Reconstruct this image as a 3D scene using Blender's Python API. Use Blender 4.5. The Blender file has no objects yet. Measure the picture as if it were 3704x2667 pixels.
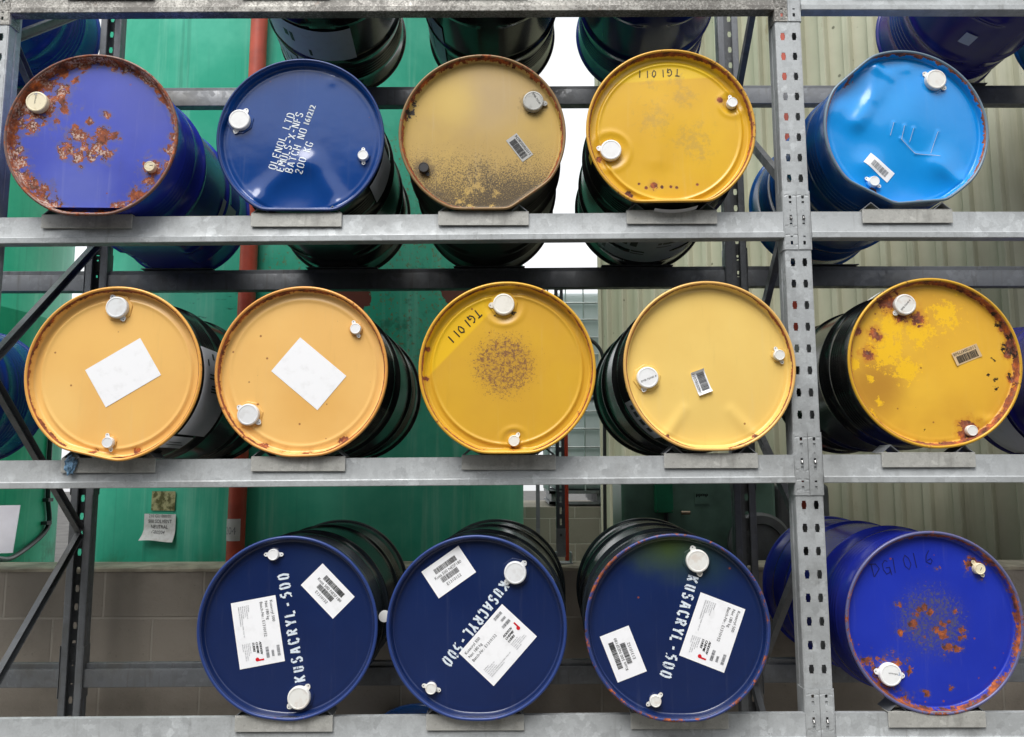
import bpy, math, random
from mathutils import Vector, Matrix
R = math.radians
rnd = random.Random(7)
scene = bpy.context.scene
C = scene.collection

# ------------------------------------------------------------------ camera
cam_d = bpy.data.cameras.new('camera')
cam = bpy.data.objects.new('camera', cam_d)
C.objects.link(cam)
scene.camera = cam
CAM = Vector((0.0, -2.7382, 1.6272))
pt, yw, rl = 0.1234021, 0.0027728, 0.0019726
fwd = Vector((math.cos(pt) * math.sin(yw), math.cos(pt) * math.cos(yw), math.sin(pt)))
right = Vector((math.cos(yw), -math.sin(yw), 0))
up = right.cross(fwd)
r2 = right * math.cos(rl) - up * math.sin(rl)
u2 = right * math.sin(rl) + up * math.cos(rl)
mw = Matrix((r2, u2, -fwd)).transposed().to_4x4()
mw.translation = CAM
cam.matrix_world = mw
cam_d.sensor_fit = 'HORIZONTAL'
cam_d.sensor_width = 36.0
cam_d.lens = 36.0 * 2940.65 / 3704.0
cam_d.clip_end = 500
cam_d.clip_start = 0.05

# ------------------------------------------------------------------ sky, sun, exposure
SUN_EL, SUN_AZ = R(56), R(200)          # azimuth clockwise from +Y (north): behind and left of the camera
w = bpy.data.worlds.new('World')
scene.world = w
w.use_nodes = True
nt = w.node_tree
bg = nt.nodes['Background']
sky = nt.nodes.new('ShaderNodeTexSky')
sky.sky_type = 'NISHITA'
sky.sun_disc = False
sky.sun_elevation = SUN_EL
sky.sun_rotation = SUN_AZ
sky.air_density = 1.0
sky.dust_density = 2.0
sky.ozone_density = 1.0
hs = nt.nodes.new('ShaderNodeHueSaturation')     # a white overcast: the sky without most of its blue
hs.inputs['Saturation'].default_value = 0.10
hs.inputs['Value'].default_value = 1.0
nt.links.new(sky.outputs[0], hs.inputs['Color'])
cl = nt.nodes.new('ShaderNodeMix')                # the even white cloud layer under that sky
cl.data_type = 'RGBA'
cl.inputs[0].default_value = 0.65
cl.inputs[7].default_value = (3.6, 3.66, 3.72, 1)
nt.links.new(hs.outputs[0], cl.inputs[6])
nt.links.new(cl.outputs[2], bg.inputs['Color'])
bg.inputs['Strength'].default_value = 0.15
sun_d = bpy.data.lights.new('sun', 'SUN')
sun_d.energy = 1.5
sun_d.angle = R(35)
sun_d.color = (1.0, 0.97, 0.93)
sun = bpy.data.objects.new('sun', sun_d)
C.objects.link(sun)
sdir = Vector((math.sin(SUN_AZ) * math.cos(SUN_EL), math.cos(SUN_AZ) * math.cos(SUN_EL), math.sin(SUN_EL)))
sun.rotation_euler = (-sdir).to_track_quat('-Z', 'Y').to_euler()
vs = scene.view_settings
vs.view_transform = 'Standard'
vs.look = 'None'
vs.exposure = 1.1
vs.gamma = 1.0
vs.use_curve_mapping = False
scene.cycles.max_bounces = 8
scene.cycles.use_denoising = True

# ------------------------------------------------------------------ object helpers
def tag(o, label=None, cat=None, group=None, kind=None):
    if label: o['label'] = label
    if cat: o['category'] = cat
    if group: o['group'] = group
    if kind: o['kind'] = kind
    return o

def empty(name, loc, rotz=0.0):
    o = bpy.data.objects.new(name, None)
    o.empty_display_size = 0.1
    C.objects.link(o)
    o.location = loc
    o.rotation_euler = (0, 0, rotz)
    return o

class MB:
    """collects vertices and faces, builds one mesh object"""
    def __init__(s):
        s.v, s.f = [], []
    def add(s, vs, fs):
        n = len(s.v)
        s.v += [tuple(q) for q in vs]
        s.f += [tuple(i + n for i in f) for f in fs]
        return s
    def box(s, x0, x1, y0, y1, z0, z1):
        return s.add([(x, y, z) for x in (x0, x1) for y in (y0, y1) for z in (z0, z1)],
                     [(0, 1, 3, 2), (4, 6, 7, 5), (0, 4, 5, 1), (2, 3, 7, 6), (0, 2, 6, 4), (1, 5, 7, 3)])
    def prism(s, poly, axis, a0, a1):
        """poly: 2-D outline; axis 'X': outline in (y, z); 'Y': (x, z); 'Z': (x, y)"""
        def P(p, a):
            return (a, p[0], p[1]) if axis == 'X' else (p[0], a, p[1]) if axis == 'Y' else (p[0], p[1], a)
        n = len(poly)
        vs_ = [P(p, a0) for p in poly] + [P(p, a1) for p in poly]
        fs = [(i, (i + 1) % n, n + (i + 1) % n, n + i) for i in range(n)]
        return s.add(vs_, fs + [tuple(range(n))[::-1], tuple(range(n, 2 * n))])
    def tube(s, pts, r, n=12, cap=True):
        pts = [Vector(p) for p in pts]
        base = len(s.v)
        prev = None
        for i, p in enumerate(pts):
            d = (pts[min(i + 1, len(pts) - 1)] - pts[max(i - 1, 0)]).normalized()
            a = prev if prev is not None else (Vector((0, 0, 1)) if abs(d.z) < .9 else Vector((1, 0, 0)))
            a = (a - d * a.dot(d)).normalized()
            prev = a
            b = d.cross(a)
            rr = r[i] if isinstance(r, (list, tuple)) else r
            for k in range(n):
                t = 2 * math.pi * k / n
                s.v.append(tuple(p + a * (rr * math.cos(t)) + b * (rr * math.sin(t))))
        for i in range(len(pts) - 1):
            for k in range(n):
                k2 = (k + 1) % n
                s.f.append((base + i * n + k, base + i * n + k2, base + (i + 1) * n + k2, base + (i + 1) * n + k))
        if cap:
            s.f.append(tuple(base + k for k in range(n))[::-1])
            s.f.append(tuple(base + (len(pts) - 1) * n + k for k in range(n)))
        return s
    def bar(s, p0, p1, w_, h_, upv=(0, 0, 1)):
        """rectangular bar between two points"""
        p0, p1 = Vector(p0), Vector(p1)
        d = (p1 - p0).normalized()
        a = Vector(upv); a = (a - d * a.dot(d)).normalized(); b = d.cross(a)
        vs_ = []
        for p in (p0, p1):
            for sa, sb in ((-1, -1), (1, -1), (1, 1), (-1, 1)):
                vs_.append(p + a * (sa * h_ / 2) + b * (sb * w_ / 2))
        return s.add(vs_, [(0, 1, 2, 3), (7, 6, 5, 4), (0, 4, 5, 1), (1, 5, 6, 2), (2, 6, 7, 3), (3, 7, 4, 0)])
    def lathe(s, prof, n=64, axis='Y', c=(0, 0, 0), close=False):
        """prof: (radius, along) pairs; a radius of 0 becomes one pole vertex"""
        rings = []
        for r_, a in prof:
            if r_ < 1e-6:
                s.v.append((c[0], c[1] + a, c[2]) if axis == 'Y' else (c[0], c[1], c[2] + a)); rings.append([len(s.v) - 1]); continue
            ring = []
            for k in range(n):
                t = 2 * math.pi * k / n
                s.v.append((c[0] + r_ * math.cos(t), c[1] + a, c[2] + r_ * math.sin(t)) if axis == 'Y'
                           else (c[0] + r_ * math.cos(t), c[1] + r_ * math.sin(t), c[2] + a))
                ring.append(len(s.v) - 1)
            rings.append(ring)
        for A, B in zip(rings, rings[1:]):
            for k in range(n):
                k2 = (k + 1) % n
                if len(A) == 1 and len(B) == 1: break
                if len(A) == 1: s.f.append((A[0], B[k2], B[k]))
                elif len(B) == 1: s.f.append((A[k], A[k2], B[0]))
                else: s.f.append((A[k], A[k2], B[k2], B[k]))
        return s
    def build(s, name, m, parent=None, smooth=False, loc=None, fixn=True):
        me = bpy.data.meshes.new(name)
        me.from_pydata(s.v, [], s.f)
        if fixn:
            import bmesh
            bm = bmesh.new(); bm.from_mesh(me)
            bmesh.ops.recalc_face_normals(bm, faces=bm.faces)
            bm.to_mesh(me); bm.free()
        me.materials.append(m)
        if smooth:
            me.polygons.foreach_set('use_smooth', [True] * len(me.polygons))
            if smooth != 'all':
                me.set_sharp_from_angle(angle=R(smooth if smooth > 1 else 40))
        o = bpy.data.objects.new(name, me)
        C.objects.link(o)
        if parent: o.parent = parent
        if loc: o.location = loc
        return o

def bevel(o, wd=0.002, seg=2):
    m = o.modifiers.new('bevel', 'BEVEL'); m.width = wd; m.segments = seg; m.limit_method = 'ANGLE'; m.angle_limit = R(40)
    return o

# ------------------------------------------------------------------ material helpers
def lin(r, g, b):
    f = lambda c: ((c / 255) / 12.92 if c / 255 <= .04045 else ((c / 255 + .055) / 1.055) ** 2.4)
    return (f(r), f(g), f(b), 1.0)

class Mat:
    def __init__(s, name, rough=.5, metal=0.0, spec=.5):
        s.m = bpy.data.materials.new(name); s.m.use_nodes = True
        s.t = s.m.node_tree; s.n = s.t.nodes; s.bsdf = s.n['Principled BSDF']
        s.bsdf.inputs['Roughness'].default_value = rough
        s.bsdf.inputs['Metallic'].default_value = metal
        s.bsdf.inputs['Specular IOR Level'].default_value = spec
        s._xyz = None
    def link(s, a, b): s.t.links.new(a, b)
    def put(s, sock, v):
        if hasattr(v, 'is_output'): s.link(v, sock)
        else: sock.default_value = v
    @property
    def co(s):
        if not s._xyz:
            tc = s.n.new('ShaderNodeTexCoord'); s._xyz = tc.outputs['Object']
        return s._xyz
    def sep(s):
        q = s.n.new('ShaderNodeSeparateXYZ'); s.link(s.co, q.inputs[0]); return q.outputs
    def math(s, op, a, b=0.0, c=0.0, clamp=False):
        q = s.n.new('ShaderNodeMath'); q.operation = op; q.use_clamp = clamp
        s.put(q.inputs[0], a); s.put(q.inputs[1], b)
        if op in ('MULTIPLY_ADD', 'COMPARE', 'SMOOTH_MAX', 'SMOOTH_MIN'): s.put(q.inputs[2], c)
        return q.outputs[0]
    def scale(s, vec, sc, off=(0, 0, 0)):
        q = s.n.new('ShaderNodeMapping'); s.link(vec, q.inputs[0]); q.inputs['Scale'].default_value = sc; q.inputs['Location'].default_value = off
        return q.outputs[0]
    def noise(s, sc, detail=4, rough=.55, vec=None, dist=0.0, off=None):
        q = s.n.new('ShaderNodeTexNoise'); q.inputs['Scale'].default_value = sc; q.inputs['Detail'].default_value = detail
        q.inputs['Roughness'].default_value = rough; q.inputs['Distortion'].default_value = dist
        v = vec or s.co
        if off: v = s.scale(v, (1, 1, 1), off)
        s.link(v, q.inputs['Vector']); return q.outputs[0]
    def voro(s, sc, vec=None, feature='F1', out='Distance', rand=1.0):
        q = s.n.new('ShaderNodeTexVoronoi'); q.inputs['Scale'].default_value = sc; q.feature = feature
        q.inputs['Randomness'].default_value = rand
        s.link(vec or s.co, q.inputs['Vector']); return q.outputs[out]
    def step(s, v, a, b):
        """smooth 0..1 as v goes a..b"""
        q = s.n.new('ShaderNodeMapRange'); q.interpolation_type = 'SMOOTHSTEP'
        s.put(q.inputs[0], v)
        if a > b:
            q.inputs[1].default_value = b; q.inputs[2].default_value = a; q.inputs[3].default_value = 1; q.inputs[4].default_value = 0
        else:
            q.inputs[1].default_value = a; q.inputs[2].default_value = b
        return q.outputs[0]
    def mix(s, f, a, b, mode='MIX'):
        q = s.n.new('ShaderNodeMix'); q.data_type = 'RGBA'; q.blend_type = mode
        s.put(q.inputs[0], f); s.put(q.inputs[6], a); s.put(q.inputs[7], b); return q.outputs[2]
    def mul(s, *a):
        r_ = a[0]
        for q in a[1:]: r_ = s.math('MULTIPLY', r_, q)
        return r_
    def mx(s, a, b): return s.math('MAXIMUM', a, b)
    def blobs(s, pts):
        """max over (x, z, r) of 1 - distance / r, in the object's x-z plane"""
        o = s.sep(); best = None
        for x, z, r_ in pts:
            dx = s.math('SUBTRACT', o[0], x); dz = s.math('SUBTRACT', o[2], z)
            d = s.math('SQRT', s.math('ADD', s.math('MULTIPLY', dx, dx), s.math('MULTIPLY', dz, dz)))
            v = s.math('MULTIPLY_ADD', d, -1.0 / r_, 1.0)
            best = v if best is None else s.mx(best, v)
        return best
    def radius(s):
        o = s.sep()
        return s.math('SQRT', s.math('ADD', s.math('MULTIPLY', o[0], o[0]), s.math('MULTIPLY', o[2], o[2])))
    def color(s, c): s.put(s.bsdf.inputs['Base Color'], c)
    def rough(s, c): s.put(s.bsdf.inputs['Roughness'], c)
    def bump(s, h, dist=.001, strength=1.0):
        q = s.n.new('ShaderNodeBump'); q.inputs['Distance'].default_value = dist; q.inputs['Strength'].default_value = strength
        s.link(h, q.inputs['Height']); s.link(q.outputs[0], s.bsdf.inputs['Normal'])

def plain(name, col, rough=.5, metal=0.0, var=.12, sc=9.0, spec=.5):
    m = Mat(name, rough, metal, spec)
    n = m.noise(sc, 5)
    c2 = tuple(max(0, q * (1 - var * 2)) for q in col[:3]) + (1,)
    c1 = tuple(min(1, q * (1 + var)) for q in col[:3]) + (1,)
    m.color(m.mix(m.step(n, .3, .7), c2, c1))
    m.rough(m.math('MULTIPLY_ADD', n, .2, rough - .1))
    return m.m

RUST_D, RUST_O, RUST_M = lin(72, 38, 26), lin(190, 100, 42), lin(132, 68, 42)

def rust_color(m):
    n = m.noise(38, 6, .65, off=(3, 1, 2))
    c = m.mix(m.step(n, .36, .52), RUST_D, RUST_M)
    return m.mix(m.step(n, .5, .68), c, RUST_O)
# ------------------------------------------------------------------ surface materials
def galv_mat(name, base=(168, 172, 172), dirt=.35, speck=0.0):
    m = Mat(name, .5, .25)
    nc = m.n.new('ShaderNodeTexNoise'); nc.inputs['Scale'].default_value = 38; nc.inputs['Detail'].default_value = 3; m.link(m.co, nc.inputs['Vector'])
    va = m.n.new('ShaderNodeVectorMath'); va.operation = 'MULTIPLY_ADD'; m.link(nc.outputs['Color'], va.inputs[0]); va.inputs[1].default_value = (.045, .045, .045); m.link(m.co, va.inputs[2])
    v = m.voro(44, va.outputs[0], out='Color')
    sp = m.n.new('ShaderNodeSeparateColor'); m.link(v, sp.inputs[0])
    b = lin(*base)
    c = m.mix(m.mul(m.step(sp.outputs[0], .60, .9), m.step(m.noise(7, 3), .42, .62), .42), b, lin(*[min(255, q * 1.2) for q in base]))
    c = m.mix(m.mul(m.step(sp.outputs[1], .72, .95), .3), c, lin(*[q * .82 for q in base]))
    big = m.noise(3.2, 6, .6, off=(5, 2, 1))
    c = m.mix(m.mul(m.step(big, .48, .74), dirt), c, lin(92, 90, 84))
    st = m.noise(1.0, 5, .6, vec=m.scale(m.co, (42, 42, 3)))
    c = m.mix(m.mul(m.step(st, .56, .75), dirt, .8), c, lin(84, 80, 72))
    fine = m.noise(70, 4, .7)
    c = m.mix(m.mul(m.step(fine, .6, .72), .18 + dirt * .3), c, lin(88, 86, 80))
    if speck:
        s2 = m.noise(120, 5, .8); s3 = m.noise(4, 4, .6, off=(8, 3, 4))
        c = m.mix(m.mul(m.step(m.math('ADD', s2, m.math('MULTIPLY', s3, .8)), .78, .98), speck), c, lin(46, 40, 36))
        c = m.mix(m.mul(m.step(m.noise(9, 5, .7, off=(2, 7, 3)), .62, .75), speck * .5), c, lin(150, 100, 60))
    m.color(c)
    m.rough(m.math('MULTIPLY_ADD', sp.outputs[2], .25, .38))
    m.bump(fine, .0004, .4)
    return m.m

M = {}
M['galv'] = galv_mat('galvanised_steel', (178, 182, 184), .3, .12)
M['galv_dirty'] = galv_mat('galvanised_steel_dirty', (172, 170, 164), .45, .7)
M['galv_dark'] = galv_mat('galvanised_steel_shaded_dirty', (112, 115, 119), .7)  # darker base puts the rear steel's shade into the colour, along with dirt
M['galv_plate'] = galv_mat('galvanised_plate', (182, 182, 177), .35, .15)
M['dark_steel'] = plain('dark_steel', lin(62, 64, 66), .45, .3)
M['pin'] = plain('steel_pin', lin(120, 120, 120), .3, .8)

def drum_paint(name, col, rough=.16, dirt=.2, dcol=lin(70, 62, 52)):
    m = Mat(name, rough, 0, .5)
    n = m.noise(6, 5, .6); f = m.noise(60, 4, .7)
    c = m.mix(m.mul(m.step(n, .45, .75), dirt), col, dcol)
    c = m.mix(m.mul(m.step(f, .68, .75), dirt * .8), c, lin(120, 116, 110))
    m.color(c)
    m.rough(m.math('MULTIPLY_ADD', n, .16, rough - .06))
    m.bump(m.noise(5, 3), .004, .25)
    return m.m

M['black_body'] = drum_paint('black_drum_paint', lin(27, 29, 29))
M['navy_body'] = drum_paint('blue_black_drum_paint', lin(40, 46, 52), .2)
M['deep_blue_body'] = drum_paint('deep_blue_drum_paint', lin(24, 36, 100), .16)
M['blue_body'] = drum_paint('blue_drum_paint', lin(28, 40, 140), .22)
M['violet_body'] = drum_paint('violet_drum_paint', lin(40, 54, 168), .2)
M['purple_body'] = drum_paint('violet_blue_drum_paint', lin(32, 30, 112), .22)
M['mid_blue_body'] = drum_paint('mid_blue_drum_paint', lin(16, 78, 150), .2)
M['royal_body'] = drum_paint('royal_blue_drum_paint', lin(14, 56, 138), .25)
M['sooty_body'] = drum_paint('sooty_black_drum_paint', lin(34, 30, 27), .45, .6)

def rim_mat(name, col, rust=.5, seed=0):
    m = Mat(name, .4, .1)
    n = m.noise(48, 7, .72, off=(seed, 2, seed * 2)); big = m.noise(4.5, 3, .5, off=(seed * 3, 1, 0))
    k = m.math('ADD', n, m.math('MULTIPLY', big, .5))
    mask = m.step(k, 1.10 - rust * .6, 1.15 - rust * .6)
    m.color(m.mix(mask, col, rust_color(m)))
    m.rough(m.math('MULTIPLY_ADD', mask, .4, .35))
    m.bump(n, .0008, .4)
    return m.m

def lid_mat(name, base, base2=None, rough=.36, rust=(), rust_amp=(.9, .5), primer=0.0, halo=None, ring=0.0, specks=0.0,
            worn=(), worn_col=None, worn_t=.5, dark=(), dirt=None, bright=(), bright_col=None, center=None, fade=None, clean=None, seed=0, lumpy=.2, shade_grime=(), shade_grime_col=None, scrape=(), streak=.16, coat=0.0):
    m = Mat(name, rough, 0, .5)
    m.bsdf.inputs['Coat Weight'].default_value = coat; m.bsdf.inputs['Coat Roughness'].default_value = .08
    o = m.sep()
    c = base
    lo = m.noise(3.5, 4, .55, off=(seed, 0, seed * 2))
    if base2: c = m.mix(m.step(lo, .32, .68), base, base2)
    # rain streaks and dust: lighter and darker vertical wisps
    sv = m.noise(1.0, 5, .65, vec=m.scale(m.co, (38, 1, 2.6), (seed, 0, seed)))
    lt = m.mix(.5, base, lin(205, 205, 200)); dk = m.mix(.55, base, lin(60, 52, 44))
    c = m.mix(m.mul(m.step(sv, .55, .8), streak), c, lt)
    c = m.mix(m.mul(m.step(m.noise(1.0, 5, .65, vec=m.scale(m.co, (24, 1, 3.2), (seed + 5, 0, 2))), .56, .8), streak), c, dk)
    c = m.mix(m.mul(m.step(m.noise(130, 5, .8, off=(seed, 2, 2)), .64, .74), streak * 1.6), c, dk)
    if fade:                                            # dust-dulled patch: (x, z, r, colour, amount)
        for x, z, r_, col, amt in fade:
            b = m.blobs([(x, z, r_)])
            k = m.math('ADD', b, m.math('MULTIPLY', m.math('SUBTRACT', m.noise(5, 4, .6, off=(seed + 4, 1, 0)), .5), .9))
            c = m.mix(m.mul(m.step(k, -.1, .9), amt), c, col)
    if clean:                                           # a straight-edged cleaner strip: nx*x + nz*z > d
        nx, nz, d, col = clean
        k = m.math('ADD', m.math('MULTIPLY', o[0], nx), m.math('MULTIPLY', o[2], nz))
        c = m.mix(m.step(k, d - .004, d + .006), c, col)
    if worn:
        k = m.math('ADD', m.blobs(worn), m.math('MULTIPLY', m.math('SUBTRACT', m.noise(34, 8, .78, dist=.3, off=(1, seed, 3)), .5), 3.4))
        c = m.mix(m.mul(m.step(k, worn_t, worn_t + .6), .42), c, worn_col)
    if bright:
        k = m.math('ADD', m.blobs(bright), m.math('MULTIPLY', m.math('SUBTRACT', m.noise(44, 8, .78, off=(2, seed, 5)), .5), 4.6))
        c = m.mix(m.mul(m.step(k, .34, .5), .85), c, bright_col)
    if center:                                          # peppered spots in the middle: (x, z, r, colour, density)
        x, z, r_, col, den = center
        b = m.blobs([(x, z, r_)])
        k = m.math('ADD', m.math('MULTIPLY', m.math('MINIMUM', b, .52), 1.15), m.math('MULTIPLY', m.math('SUBTRACT', m.noise(135, 7, .82, off=(seed, 5, 1)), .5), 3.6))
        c = m.mix(m.mul(m.step(k, 1.05 - den, 1.25 - den), .85), c, col)
        c = m.mix(m.mul(m.step(b, 0, .8), .22), c, col)
    if dirt:                                            # soot from below: colour, z from, z to
        col, z0, z1 = dirt
        g = m.math('ADD', o[2], m.math('MULTIPLY', m.math('SUBTRACT', m.noise(5, 6, .65, off=(seed, 9, 1)), .5), .22))
        gr = m.noise(210, 6, .85)
        k = m.math('ADD', m.math('MULTIPLY', m.step(g, z0, z1), 1.15), m.math('MULTIPLY', m.math('SUBTRACT', gr, .5), 3.4))
        if scrape:
            sk = m.math('ADD', m.blobs(scrape), m.math('MULTIPLY', m.math('SUBTRACT', m.noise(95, 7, .8), .5), 4.2))
            k = m.math('SUBTRACT', k, m.math('MULTIPLY', m.step(sk, .62, .95), .85))
        c = m.mix(m.mul(m.step(k, .5, .92), .9), c, col)
    if shade_grime:                                           # grease and contact shade painted dark round the bungs
        k = m.math('ADD', m.blobs(shade_grime), m.math('MULTIPLY', m.math('SUBTRACT', m.noise(34, 6, .7, off=(seed, 3, 3)), .5), 1.3))
        c = m.mix(m.mul(m.step(k, .08, .5), .6), c, shade_grime_col or lin(70, 52, 34))
    if specks:
        d = m.voro(34, m.scale(m.co, (1, .01, 1), (seed, 0, 2)), out='Distance')
        col = m.voro(34, m.scale(m.co, (1, .01, 1), (seed, 0, 2)), out='Color')
        sp = m.n.new('ShaderNodeSeparateColor'); m.link(col, sp.inputs[0])
        k = m.mul(m.step(m.math('DIVIDE', d, m.math('MULTIPLY_ADD', sp.outputs[1], .9, .25)), .15, .08), m.step(sp.outputs[0], 1 - specks, 1 - specks + .03))
        c = m.mix(m.mul(k, .8), c, RUST_M)
    # rust: patches plus the ring along the rim
    rr = m.radius()
    kk = None
    n1 = m.noise(30, 7, .68, off=(seed, 3, 2)); n2 = m.noise(110, 5, .75, off=(seed, 1, 7))
    vc = m.n.new('ShaderNodeSeparateColor'); m.link(m.voro(62, m.scale(m.co, (1, .01, 1), (seed, 0, 1)), out='Color'), vc.inputs[0])
    nn = m.math('ADD', m.math('MULTIPLY', m.math('SUBTRACT', n1, .5), rust_amp[0] * 3.4), m.math('MULTIPLY', m.math('SUBTRACT', n2, .5), rust_amp[1] * 1.7))
    nn = m.math('ADD', nn, m.math('MULTIPLY', m.math('SUBTRACT', vc.outputs[0], .5), rust_amp[0] * .75))
    if rust: kk = m.blobs(rust)
    if ring:
        # ring gives the width in metres of the rusty border
        sect = m.math('MULTIPLY', m.math('SUBTRACT', m.noise(3.3, 3, .5, off=(seed * 2, 4, 1)), .42), 1.8)
        rk = m.math('ADD', m.math('MULTIPLY', m.math('SUBTRACT', rr, .281 - ring), 1.0 / max(ring, .004)), sect)
        kk = rk if kk is None else m.mx(kk, rk)
    mask = None
    if kk is not None:
        k = m.math('ADD', kk, nn)
        mask = m.step(k, .38, .46)
        if halo is not None:
            c = m.mix(m.mul(m.step(k, -.25, .5), .6), c, halo)
        rc = rust_color(m)
        if primer:
            pn = m.noise(130, 4, .7, off=(4, 4, seed)); pk = m.mul(m.step(k, .6, .72), m.step(m.noise(12, 3), .42, .56), m.step(pn, .46, .56))
            rc = m.mix(m.mul(pk, primer), rc, lin(196, 172, 162))
        c = m.mix(mask, c, rc)
    if dark:                                            # black pits
        k = m.math('ADD', m.blobs(dark), m.math('MULTIPLY', m.math('SUBTRACT', m.noise(48, 5, .75, off=(seed, 6, 6)), .5), 3.4))
        c = m.mix(m.step(k, .72, .84), c, lin(34, 28, 26))
    m.color(c)
    rn = m.math('MULTIPLY_ADD', m.noise(8, 5, .6), .16, rough - .08)
    if mask is not None: rn = m.math('MULTIPLY_ADD', mask, .4, rn)
    m.rough(rn)
    h = m.math('ADD', m.math('MULTIPLY', m.noise(4.5, 3, .5, off=(seed, seed, 0)), lumpy * 13), m.math('MULTIPLY', m.noise(16, 3, .5, off=(2, seed, 0)), lumpy * 1.6))
    if mask is not None:
        h = m.math('ADD', h, m.math('MULTIPLY', mask, m.math('MULTIPLY_ADD', n2, 1.6, -1.1)))
    m.bump(h, .0011, .7)
    return m.m

def paper(name, col=lin(240, 241, 244), stain=.08):
    m = Mat(name, .55, 0, .3)
    n = m.noise(30, 4, .6)
    m.color(m.mix(m.mul(m.step(n, .5, .75), stain), col, lin(150, 148, 142)))
    m.bump(m.noise(45, 3, .5), .0006, .35)
    return m.m
M['paper'] = paper('white_paper', stain=.13)
M['paper_grey'] = paper('dirty_paper', lin(176, 176, 174), .5)
M['paper_tan'] = paper('tan_paper', lin(206, 178, 136), .3)
M['paper_side'] = paper('side_label_paper', lin(196, 199, 206), .2)
M['ink'] = plain('black_ink', lin(28, 28, 30), .5, 0, .1)
M['ink_grey'] = plain('grey_ink', lin(120, 122, 126), .5, 0, .1)
M['red_ink'] = plain('red_ink', lin(206, 20, 36), .4, 0, .05)
M['marker'] = plain('black_marker', lin(38, 34, 26), .4, 0, .2)
M['marker_blue'] = plain('faint_dark_marker', lin(24, 28, 92), .4, 0, .2)
def sten(name, col, under):
    m = Mat(name, .6)
    c = m.mix(m.mul(m.step(m.noise(60, 5, .7), .5, .75), .45), col, lin(150, 168, 196))
    c = m.mix(m.step(m.noise(85, 6, .8, off=(3, 1, 4)), .56, .61), c, under)          # worn through to the paint
    m.color(c)
    return m.m
M['stencil'] = sten('stencil_white_paint', lin(226, 234, 240), lin(190, 204, 220))
M['stencil_worn'] = sten('worn_stencil_paint', lin(214, 224, 234), lin(26, 48, 100))
def cap_mat(name, col, dirt, dcol=lin(120, 100, 80)):
    m = Mat(name, .42, 0, .4)
    n = m.noise(40, 5, .65)
    m.color(m.mix(m.mul(m.step(n, .45, .7), dirt), col, dcol)); return m.m
M['cap_white'] = cap_mat('white_plastic_cap', lin(236, 237, 238), .08)
M['cap_pale'] = cap_mat('pale_grey_white_cap', lin(222, 224, 226), .16)
M['cap_ivory'] = cap_mat('ivory_white_cap', lin(234, 230, 220), .14)
M['cap_cream'] = cap_mat('cream_cap', lin(232, 222, 192), .3, lin(150, 110, 60))
M['cap_grey'] = cap_mat('weathered_grey_cap', lin(176, 176, 172), .45, lin(80, 78, 74))
M['cap_black'] = cap_mat('sooty_cap', lin(52, 52, 54), .5, lin(28, 26, 25))
M['cap_worn'] = cap_mat('worn_white_cap', lin(224, 224, 220), .25, lin(170, 120, 70))

def tank_mat(name, seed=0, patch=False):
    m = Mat(name, .5, 0, .4)
    o = m.sep()
    lo = m.noise(1.6, 5, .6, off=(seed, 0, 1))
    c = m.mix(m.step(lo, .35, .68), lin(56, 182, 148), lin(98, 208, 176))
    st = m.noise(1.0, 5, .65, vec=m.scale(m.co, (9, 9, .5), (seed, 2, 0)))
    c = m.mix(m.mul(m.step(st, .5, .72), .5), c, lin(156, 222, 198))
    c = m.mix(m.mul(m.step(m.noise(1.0, 4, .6, vec=m.scale(m.co, (22, 22, .7), (seed, 7, 0))), .58, .75), .3), c, lin(20, 84, 64))
    if patch:
        # primer patches and rust freckles on the side towards the gap
        def pk(pts, amp, sc, lo_, hi_):
            return m.step(m.math('ADD', m.blobs(pts), m.math('MULTIPLY', m.math('SUBTRACT', m.noise(sc, 6, .65, off=(2, 3, 4)), .5), amp)), lo_, hi_)
        fr = m.mul(pk([(.62, 2.9, .9), (.9, 2.35, .65)], 1.2, 3, .1, .6), m.step(m.noise(42, 5, .75), .54, .64))
        c = m.mix(m.mul(fr, .75), c, lin(136, 112, 60))
        dk = m.mul(pk([(.7, 2.5, .8)], 1.2, 4, .1, .6), m.step(m.noise(9, 6, .75, off=(7, 1, 1)), .52, .68))
        c = m.mix(m.mul(dk, .55), c, lin(44, 92, 70))
        c = m.mix(pk([(.42, 2.60, .14), (.50, 2.52, .12), (1.02, 2.62, .13), (1.10, 2.6, .1)], 1.3, 9, .3, .36), c, lin(112, 66, 56))
        c = m.mix(m.mul(pk([(-.2, 2.5, .3)], 1.6, 12, .5, .7), m.step(m.noise(1.0, 6, .7, vec=m.scale(m.co, (5, 5, 24))), .56, .66), .8), c, lin(30, 62, 48))
    gr = m.mul(m.step(m.math('ADD', o[2], m.math('MULTIPLY', lo, .3)), 1.4, 1.22), m.step(m.noise(6, 5, .65), .45, .65))
    c = m.mix(m.mul(gr, .5), c, lin(74, 92, 52))
    m.color(c)
    m.rough(m.math('MULTIPLY_ADD', lo, .25, .36))
    m.bump(m.noise(2.5, 4, .5), .01, .25)
    return m.m
M['tank'] = tank_mat('green_tank_paint', 3)
M['tank_patch'] = tank_mat('green_tank_paint_patched', 8, True)

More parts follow.
